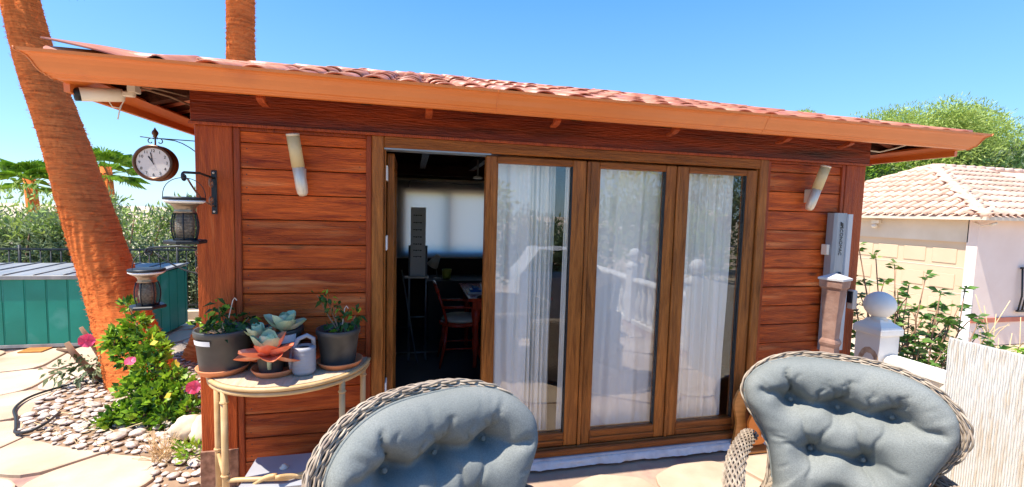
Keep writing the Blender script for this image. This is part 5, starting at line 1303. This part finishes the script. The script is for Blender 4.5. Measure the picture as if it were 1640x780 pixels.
def rail(y0, y1):
    b = MB(); rp = [(-.085, 0), (-.085, .03), (-.06, .055), (0, .066), (.06, .055), (.085, .03), (.085, 0)]
    k = len(rp); b.add([(4.70+x, y, .655+.05+z) for y in (y0, y1) for x, z in rp], [(i, i+1, i+1+k, i+k) for i in range(k-1)]+[(0, k, 2*k-1, k-1), tuple(range(k)), tuple(range(k, 2*k))], False); b.build('handrail', 'balus', ba, fix=True)
    b = MB(); b.box(4.62, 4.78, y1, y0, .03, .10, bev=.006); b.build('base_rail', 'balus', ba)
    y = y0-.10
    proto = None
    while y > y1+.05:
        if proto is None: proto = baluster_mesh(ba, 4.70, 0, .1005).build('baluster', 'balus', ba)
        o = proto if y == y0-.10 else proto.copy()
        if o is not proto: COL.objects.link(o)
        o.location = Vector((0, y, 0)) if False else Vector((0, y, 0)); y -= .17
ys = [-.19, -2.05, -3.65, -5.4]
for i in range(3):
    rail(ys[i]-.107, ys[i+1]+.107)
    newel((4.70, ys[i+1], .05), ['ball topped post of the balustrade beside the photographer', 'ball topped post farther along the terrace edge', 'ball topped post at the far terrace corner'][i])
# worn ribbed screen panel standing inside the balustrade
sp = thing('ribbed_screen_panel', 'worn translucent white ribbed screen panel standing against the balustrade', 'screen', (4.3, -1.9, .05))
PX, PY0, PY1, PZ0, PZ1 = 4.31, -.873, -1.6, .055, 1.088
b = MB(); b.box(PX+.004, PX+.007, PY1, PY0, PZ0, PZ1); b.build('film', 'panelfilm', sp)
rg = random.Random(8); y = PY0-.004; i = 0; rst = MB()
proto = None
while y > PY1:
    # each rib is a slightly wavy raised strand with worn gaps
    b = MB() if i < 110 else rst
    z = PZ0; wob = rg.uniform(0, 6)
    pts = []; rads = []
    n_ = 26
    for k in range(n_+1):
        zz = PZ0+(PZ1-PZ0)*k/n_; up_ = max(0, (zz-.55)/.5)
        pts.append((PX-.003, y+.0022*up_*math.sin(zz*31+wob)+.001*math.sin(zz*60+wob*2), zz)); rads.append(max(.0014, .0040-.0018*up_*(.5+.5*math.sin(zz*40+wob*3+i*1.7))))
    b.tube(pts, rads, 5)
    if i < 110: b.build('rib', 'panelrib', sp)
    y -= .0115; i += 1
tag(rst.build('farther_ribs', 'panelrib', sp), kind='stuff')

# shrub with whorled leaves in front of the garage
def branchy(base, tips, lab, name, leafm, nleaf, lsize, seed, twig='twig', rad=.014):
    t = thing(name, lab, 'shrub', base); rg = random.Random(seed); b = MB(); LP = []; LD = []
    for tip in tips:
        B0 = Vector(base)+Vector((rg.uniform(-.15, .15), rg.uniform(-.15, .15), 0)); T = Vector(tip); m1 = B0.lerp(T, .45)+Vector((rg.uniform(-.15, .15), rg.uniform(-.15, .15), rg.uniform(.0, .12)))
        m2 = B0.lerp(T, .75)+Vector((rg.uniform(-.07, .07), rg.uniform(-.07, .07), rg.uniform(.0, .06)))
        b.tube([B0, m1, m2, T], [rad, rad*.7, rad*.5, rad*.35], 6)
        ends = [T]
        for k in range(3):
            s0 = m1.lerp(m2, rg.random()) if k < 2 else m2; e = s0+Vector((rg.uniform(-.28, .28), rg.uniform(-.15, .15), rg.uniform(.05, .26))); b.tube([s0, s0.lerp(e, .5)+Vector((0, 0, .03)), e], [rad*.45, rad*.35, rad*.25], 5); ends.append(e)
        for e in ends:
            for k in range(nleaf):
                LP.append(e+Vector((rg.uniform(-.02, .02), rg.uniform(-.02, .02), rg.uniform(-.05, .02)))); a = rg.uniform(0, 6.28); LD.append((math.cos(a), math.sin(a), rg.uniform(-.1, .6)))
    b.build('branch', twig, t)
    if nleaf:
        V_, F_ = leaves(np.array([tuple(p) for p in LP]), lsize, asp=.42, up=0, dirs=np.array(LD), jit=.12, droop=.15); rawmesh('foliage', V_, F_, leafm, t)
    return t
bs = (6.3, .75, -.9)
rsh = random.Random(77)
tips = [(5.78, .9, 1.50), (5.95, .85, 1.42), (5.75, .95, 1.2), (6.15, .8, 1.32), (6.3, .75, 1.12), (6.45, .7, 1.22), (6.6, .65, 1.05), (6.85, .6, 1.10), (5.85, .7, .95), (6.1, .7, .85), (6.4, .65, .8), (6.7, .6, .75), (7.0, .55, .72), (6.0, .6, .6), (6.3, .6, .55), (6.6, .55, .5), (6.9, .5, .42), (7.2, .5, .5), (5.75, .8, .7), (6.15, .75, 1.05)]+[(rsh.uniform(5.7, 7.3), rsh.uniform(.5, .95), rsh.uniform(.25, 1.0)) for _ in range(20)]
branchy(bs, tips, 'open branching shrub with glossy green leaf whorls in front of the garage', 'branching_shrub', 'leafmid', 9, .10, 3)
branchy((7.9, .9, -.9), [(7.35, .8, .98), (7.5, .8, .85), (7.7, .8, .75), (7.9, .8, .9), (8.1, .8, .7), (7.3, .7, .6), (7.6, .7, .5), (7.8, .7, .55)], 'tangle of dry bare straw coloured twigs at the right edge', 'dry_bush', 'leafbright', 0, .1, 5, 'dry', .010)
branchy((7.6, .4, -.9), [(7.3, .4, .35), (7.5, .4, .42), (7.8, .4, .5), (8.0, .4, .45), (7.1, .4, .30), (7.35, .4, .5)], 'low yellow green bush under the dry twigs', 'low_green_bush', 'leafbright', 12, .10, 6)
# garage
gh = thing('garage_building', 'cream garage with a beige panelled door and hipped terracotta roof', 'garage', (14, 6, -.93))
WX, WY, GE = 13.15, 4.24, 1.935
YE_, XE_ = 12.5, 24.
for (x0, x1, y0, y1, z0, z1) in ((WX, WX+.2, 7.0, YE_, -.93, GE), (WX, WX+.2, 4.42, 7.0, 1.36, GE)):
    b = MB(); b.box(x0, x1, y0, y1, z0, z1); b.build('wall', 'plaster', gh)
b = MB(); b.box(WX, XE_, WY, WY+.199, -.93, GE); b.build('wall', 'plastershade', gh)
b = MB(); b.box(WX-.015, WX-.001, WY-.01, WY+.17, -.93, .4); b.build('corner_plinth', 'white', gh)
b = MB(); b.box(WX-.012, XE_, WY-.03, WY-.001, -.40, -.30); b.build('tile_band', 'redtile', gh)
gd = MB(); gd.box(WX+.05, WX+.09, 4.42, 7.0, -.93, 1.36); gd = gd.build('garage_door', 'gdoor', gh)
for r in range(4):
    for c in range(4):
        y0 = 4.62+c*.62; z1 = 1.20-r*.58; b = MB(); b.box(WX+.036, WX+.0495, y0, y0+.48, z1-.34, z1, bev=.010); b.build('door_panel', 'gdoor', gd)
for r in range(1, 4):
    b = MB(); b.box(WX+.044, WX+.0495, 4.421, 6.999, 1.36-r*.58-.008, 1.36-r*.58+.004); b.build('door_joint', 'cream', gd)
ex, ey = 12.9, 4.0; hh = 3.2; ap = (ex+hh, ey+hh, 3.42); sl_ = (3.42-GE)/hh
b = MB(); b.add([(ex, ey, GE), (XE_, ey, GE), (XE_, ey+hh, 3.42), ap, (ex, ey+2*hh, GE), (XE_, ey+2*hh, GE)], [(0, 1, 2, 3), (0, 3, 4), (3, 2, 5, 4)]); b.add([(ex, ey, GE-.001), (XE_, ey, GE-.001), (XE_, ey+2*hh, GE-.001), (ex, ey+2*hh, GE-.001)], [(0, 1, 2, 3)]); b.build('roof_deck', 'tile2', gh)
b = MB(); b.box(ex-.02, ex+.04, ey-.02, ey+2*hh, GE-.075, GE-.004); b.box(ex+.041, XE_, ey-.02, ey+.04, GE-.075, GE-.004); b.build('eave_board', 'plaster', gh)
def bar_mesh(L_):
    b = MB(); n_ = 7; vs = []
    for xx, r in ((0, .075), (L_, .06)):
        for i in range(n_+1):
            a = math.pi*i/n_; vs.append((xx, r*math.cos(a), r*math.sin(a)*.95+(.022 if xx == 0 else 0)))
    for xx, r in ((0, .063),):
        for i in range(n_+1):
            a = math.pi*i/n_; vs.append((xx, r*math.cos(a), r*math.sin(a)*.9+.018))
    k = n_+1; b.add(vs, [(i, i+1, i+1+k, i+k) for i in range(n_)]+[(i, i+2*k, i+1+2*k, i+1) for i in range(n_)], True); return b
o = bar_mesh(.42).build('roof_tile', 'tile2', gh, local=True); BMm = o.data; bpy.data.objects.remove(o)
gt = 0; tp = .215; sth = math.atan(sl_); rst = MB()
def place(x, y, z, rz, near):
    global gt
    if near and gt < 298:
        o = bpy.data.objects.new('roof_tile', BMm); COL.objects.link(o); o.parent = gh; o.location = Vector((x, y, z))-gh.location
        o.rotation_euler = Matrix.Rotation(rz, 3, 'Z').to_4x4().__matmul__(Matrix.Rotation(-sth+random.uniform(-.01, .01), 4, 'Y')).to_euler(); gt += 1
    else:
        Mx = (Matrix.Rotation(rz, 4, 'Z') @ Matrix.Rotation(-sth, 4, 'Y')).to_3x3()
        rst.add([Mx @ Vector(v_.co)+Vector((x, y, z)) for v_ in BMm.vertices], [tuple(p.vertices) for p in BMm.polygons], True)
for r in range(9):                                     # face towards -x
    s0 = r*.385*math.cos(sth)
    for c in range(30):
        y = ey+.10+c*tp; d = min(y-ey, ey+2*hh-y)
        if s0 > d: continue
        place(ex-.03+s0+random.uniform(-.01, .01), y+random.uniform(-.008, .008), GE+.0+s0*sl_, 0, True)
for r in range(9):
    s0 = r*.385*math.cos(sth)
    for c in range(24):
        x = ex+.10+c*tp; d = x-ey-(ex-ey)
        if s0 > d: continue
        place(x, ey-.03+s0, GE+s0*sl_, math.pi/2, c < 14)
tag(rst.build('farther_roof_tiles', 'tile2', gh), kind='stuff')
b = MB()
def caps(p, q, r=.085):
    p, q = Vector(p), Vector(q); n_ = int((q-p).length/.38)
    for i in range(n_): b.tube([p.lerp(q, i/n_)+Vector((0, 0, .03)), p.lerp(q, (i+1.1)/n_)+Vector((0, 0, .015))], [r*1.05, r*.85], 10)
caps((ex, ey, GE), ap); caps((ex, ey+2*hh, GE), ap); caps((XE_, ey+hh, 3.42), ap); b.build('hip_cap', 'tile2', gh)
simple('garage_wall_lamp', 'cream', 'small cream floodlight under the garage eave above the door', 'lamp', lambda b: (b.box(WX-.10, WX-.001, 6.28, 6.48, 1.72, 1.82, bev=.01), b.lathe([(0, 0), (.05, .01), (.07, .06), (.05, .10), (0, .11)], (WX-.10, 6.38, 1.60), 14)))
simple('garage_security_camera', 'cream', 'tiny security camera with dark tip on the garage corner under the eave', 'camera', lambda b: (b.tube([(WX-.02, WY+.1, GE-.12), (WX-.02, WY-.05, GE-.2), (WX+.12, WY-.12, GE-.16)], .012, 6), b.tube([(WX+.10, WY-.12, GE-.17), (WX+.24, WY-.14, GE-.13)], .03, 10)))
wg = thing('window_grille', 'black iron window grille on the garage wall with painted pinkish shade at the right edge', 'window grille', (14.6, 4.2, -.1))
for x in (14.48, 14.60, 14.72, 14.84, 14.96):
    b = MB(); b.tube([(x, 4.18, -.15), (x, 4.14, .2), (x, 4.18, .82)], .018, 6); b.build('bar', 'black', wg)
b = MB(); b.box(14.44, 15.1, 4.15, 4.2, -.17, -.13); b.box(14.44, 15.1, 4.15, 4.2, .80, .84); b.build('rail', 'black', wg)

# trees behind the garage
def tree(name, lab, base, cs, n_, size, m_, asp=.4, up=.2, m2=None, shell=.45, trunk=.2, grp=None):
    t = thing(name, lab, 'tree', base, 0, grp)
    Pp, d = clumps(cs, n_, shell); V_, F_ = leaves(Pp, size, asp=asp, up=up, dirs=d*.7, jit=.7); rawmesh('crown', V_, F_, m_, t)
    if m2:
        Pp, d = clumps(cs, n_//3, .95); Pp = Pp+d*size*.8; V_, F_ = leaves(Pp, size, asp=asp*.8, up=up, dirs=d, jit=.5); rawmesh('outer_foliage', V_, F_, m2, t)
    b = MB(); bb = Vector(base)
    mx = sum((Vector(c_[:3]) for c_ in cs), Vector())/len(cs)
    b.tube([bb, bb.lerp(mx, .5)+Vector((.1, 0, 0)), mx], [trunk, trunk*.7, trunk*.4], 10)
    for c_ in cs[:9]: b.tube([bb.lerp(mx, .5), bb.lerp(mx, .5).lerp(Vector(c_[:3]), .6)+Vector((0, 0, .1)), Vector(c_[:3])], [trunk*.45, trunk*.25, trunk*.08], 6)
    b.build('trunk', 'twig', t); return t
random.seed(5)
def mk(x0, x1, y0, y1, z0, z1, k, r): return [(random.uniform(x0, x1), random.uniform(y0, y1), random.uniform(z0, z1), r*random.uniform(.7, 1.2), r*random.uniform(.7, 1.2), r*random.uniform(.6, 1)) for _ in range(k)]
cs = mk(22.5, 32, 12.5, 15, 3.6, 6.2, 70, 1.25)+mk(24, 30, 12.5, 14.5, 6.0, 6.9, 22, .8)
tree('feathery_tree', 'large feathery pale green tree above the garage roof', (26, 14, -.9), cs, 70000, .19, 'leaflime', asp=.24, m2='leaflime', shell=.3)
cs = mk(20.0, 25, 13, 15.5, 1.5, 4.9, 44, 1.0)
tree('dense_tree', 'dense dark green tree between cabin roof and garage roof', (22.5, 14.5, -.9), cs, 32000, .20, 'leafpine', asp=.3, m2='leafbright', shell=.4)
cs = mk(26, 33, 11.5, 14, 2.0, 4.6, 34, 1.1)
tree('dense_tree', 'dense dark green tree low at the right edge behind the garage', (29, 12.5, -.9), cs, 22000, .20, 'leafpine', asp=.3, m2='leafolive', shell=.4)
cs = mk(33, 36, 12, 14.5, 4.5, 6.6, 12, .9)
tree('dark_tree', 'small dark treetop at the far right edge', (34, 13, -.9), cs, 8000, .20, 'leafpine', asp=.25)
cs = mk(18.0, 19.0, 14, 15, 6.2, 6.65, 6, .3)
tree('slim_tree', 'tip of a green treetop just over the middle of the cabin roof', (18.4, 14.4, -.9), cs, 1800, .14, 'leaflime', asp=.25, trunk=.12)

# ================================================================== WHAT THE GLASS REFLECTS (behind the camera)
bq = thing('covered_barbecue', 'barbecue under a white canvas cover behind the viewer', 'barbecue', (3.2, -3.2, .05))
b = MB()
def cov(u, v):
    xs = [-.62, -.60, -.34, .34, .60, .62]; zs = [.0, .86, 1.20, 1.20, .86, .0]
    q = u*5; i = min(int(q), 4); f = q-i; x = xs[i]+(xs[i+1]-xs[i])*f; z = zs[i]+(zs[i+1]-zs[i])*f
    return (3.2+x, -3.5+.6*v+.015*math.sin(z*20+v*9), .06+z+.01*math.sin(x*17+v*13))
b.grid(cov, 40, 12); b.build('cover', 'cover', bq)
b = MB(); b.box(2.62, 3.78, -3.46, -2.92, .06, .88, bev=.01); b.build('body', 'pvcgrey', bq)
ht = thing('neighbour_house', 'pale house with a tiled roof beyond the terrace behind the viewer', 'house', (27.5, -35, -.9))
b = MB(); b.box(25, 30, -38, -33, -.93, 1.9); b.build('wall', 'plaster', ht)
b = MB(); b.add([(24.6, -32.6, 1.9), (30.4, -32.6, 1.9), (30.4, -38.4, 1.9), (24.6, -38.4, 1.9), (26.6, -35.5, 2.9), (28.4, -35.5, 2.9)], [(0, 1, 5, 4), (1, 2, 5), (2, 3, 4, 5), (3, 0, 4), (3, 2, 1, 0)]); b.build('roof', 'tile2', ht)
for i, (x, y, r, h) in enumerate(((-5, -9.5, 1.6, 3.0), (-1.5, -9.8, 1.6, 2.6), (1.8, -9.6, 1.7, 3.2), (5.5, -9.9, 1.3, 1.9), (10.5, -13, 2.6, 3.8), (16, -16, 3.0, 4.2))):
    cs = [(x+random.uniform(-r, r), y+random.uniform(-.8, .8), random.uniform(0, h-.6), .8*max(1, r/1.7), .7*max(1, r/1.7), .7*max(1, r/1.7)) for _ in range(18)]
    tree('garden_tree', ['broad tree at the left behind the viewer', 'rounded tree behind the viewer left of centre', 'taller tree straight behind the viewer', 'lower bush like tree near the house behind the viewer', 'wide pale tree beyond the balustrade corner', 'farther tall pale tree beyond the balustrade'][i], (x, y, -.9), cs, 5000, .22, ['leaflime', 'leafolive'][i % 2], asp=.4, shell=.4, grp='trees behind the viewer')
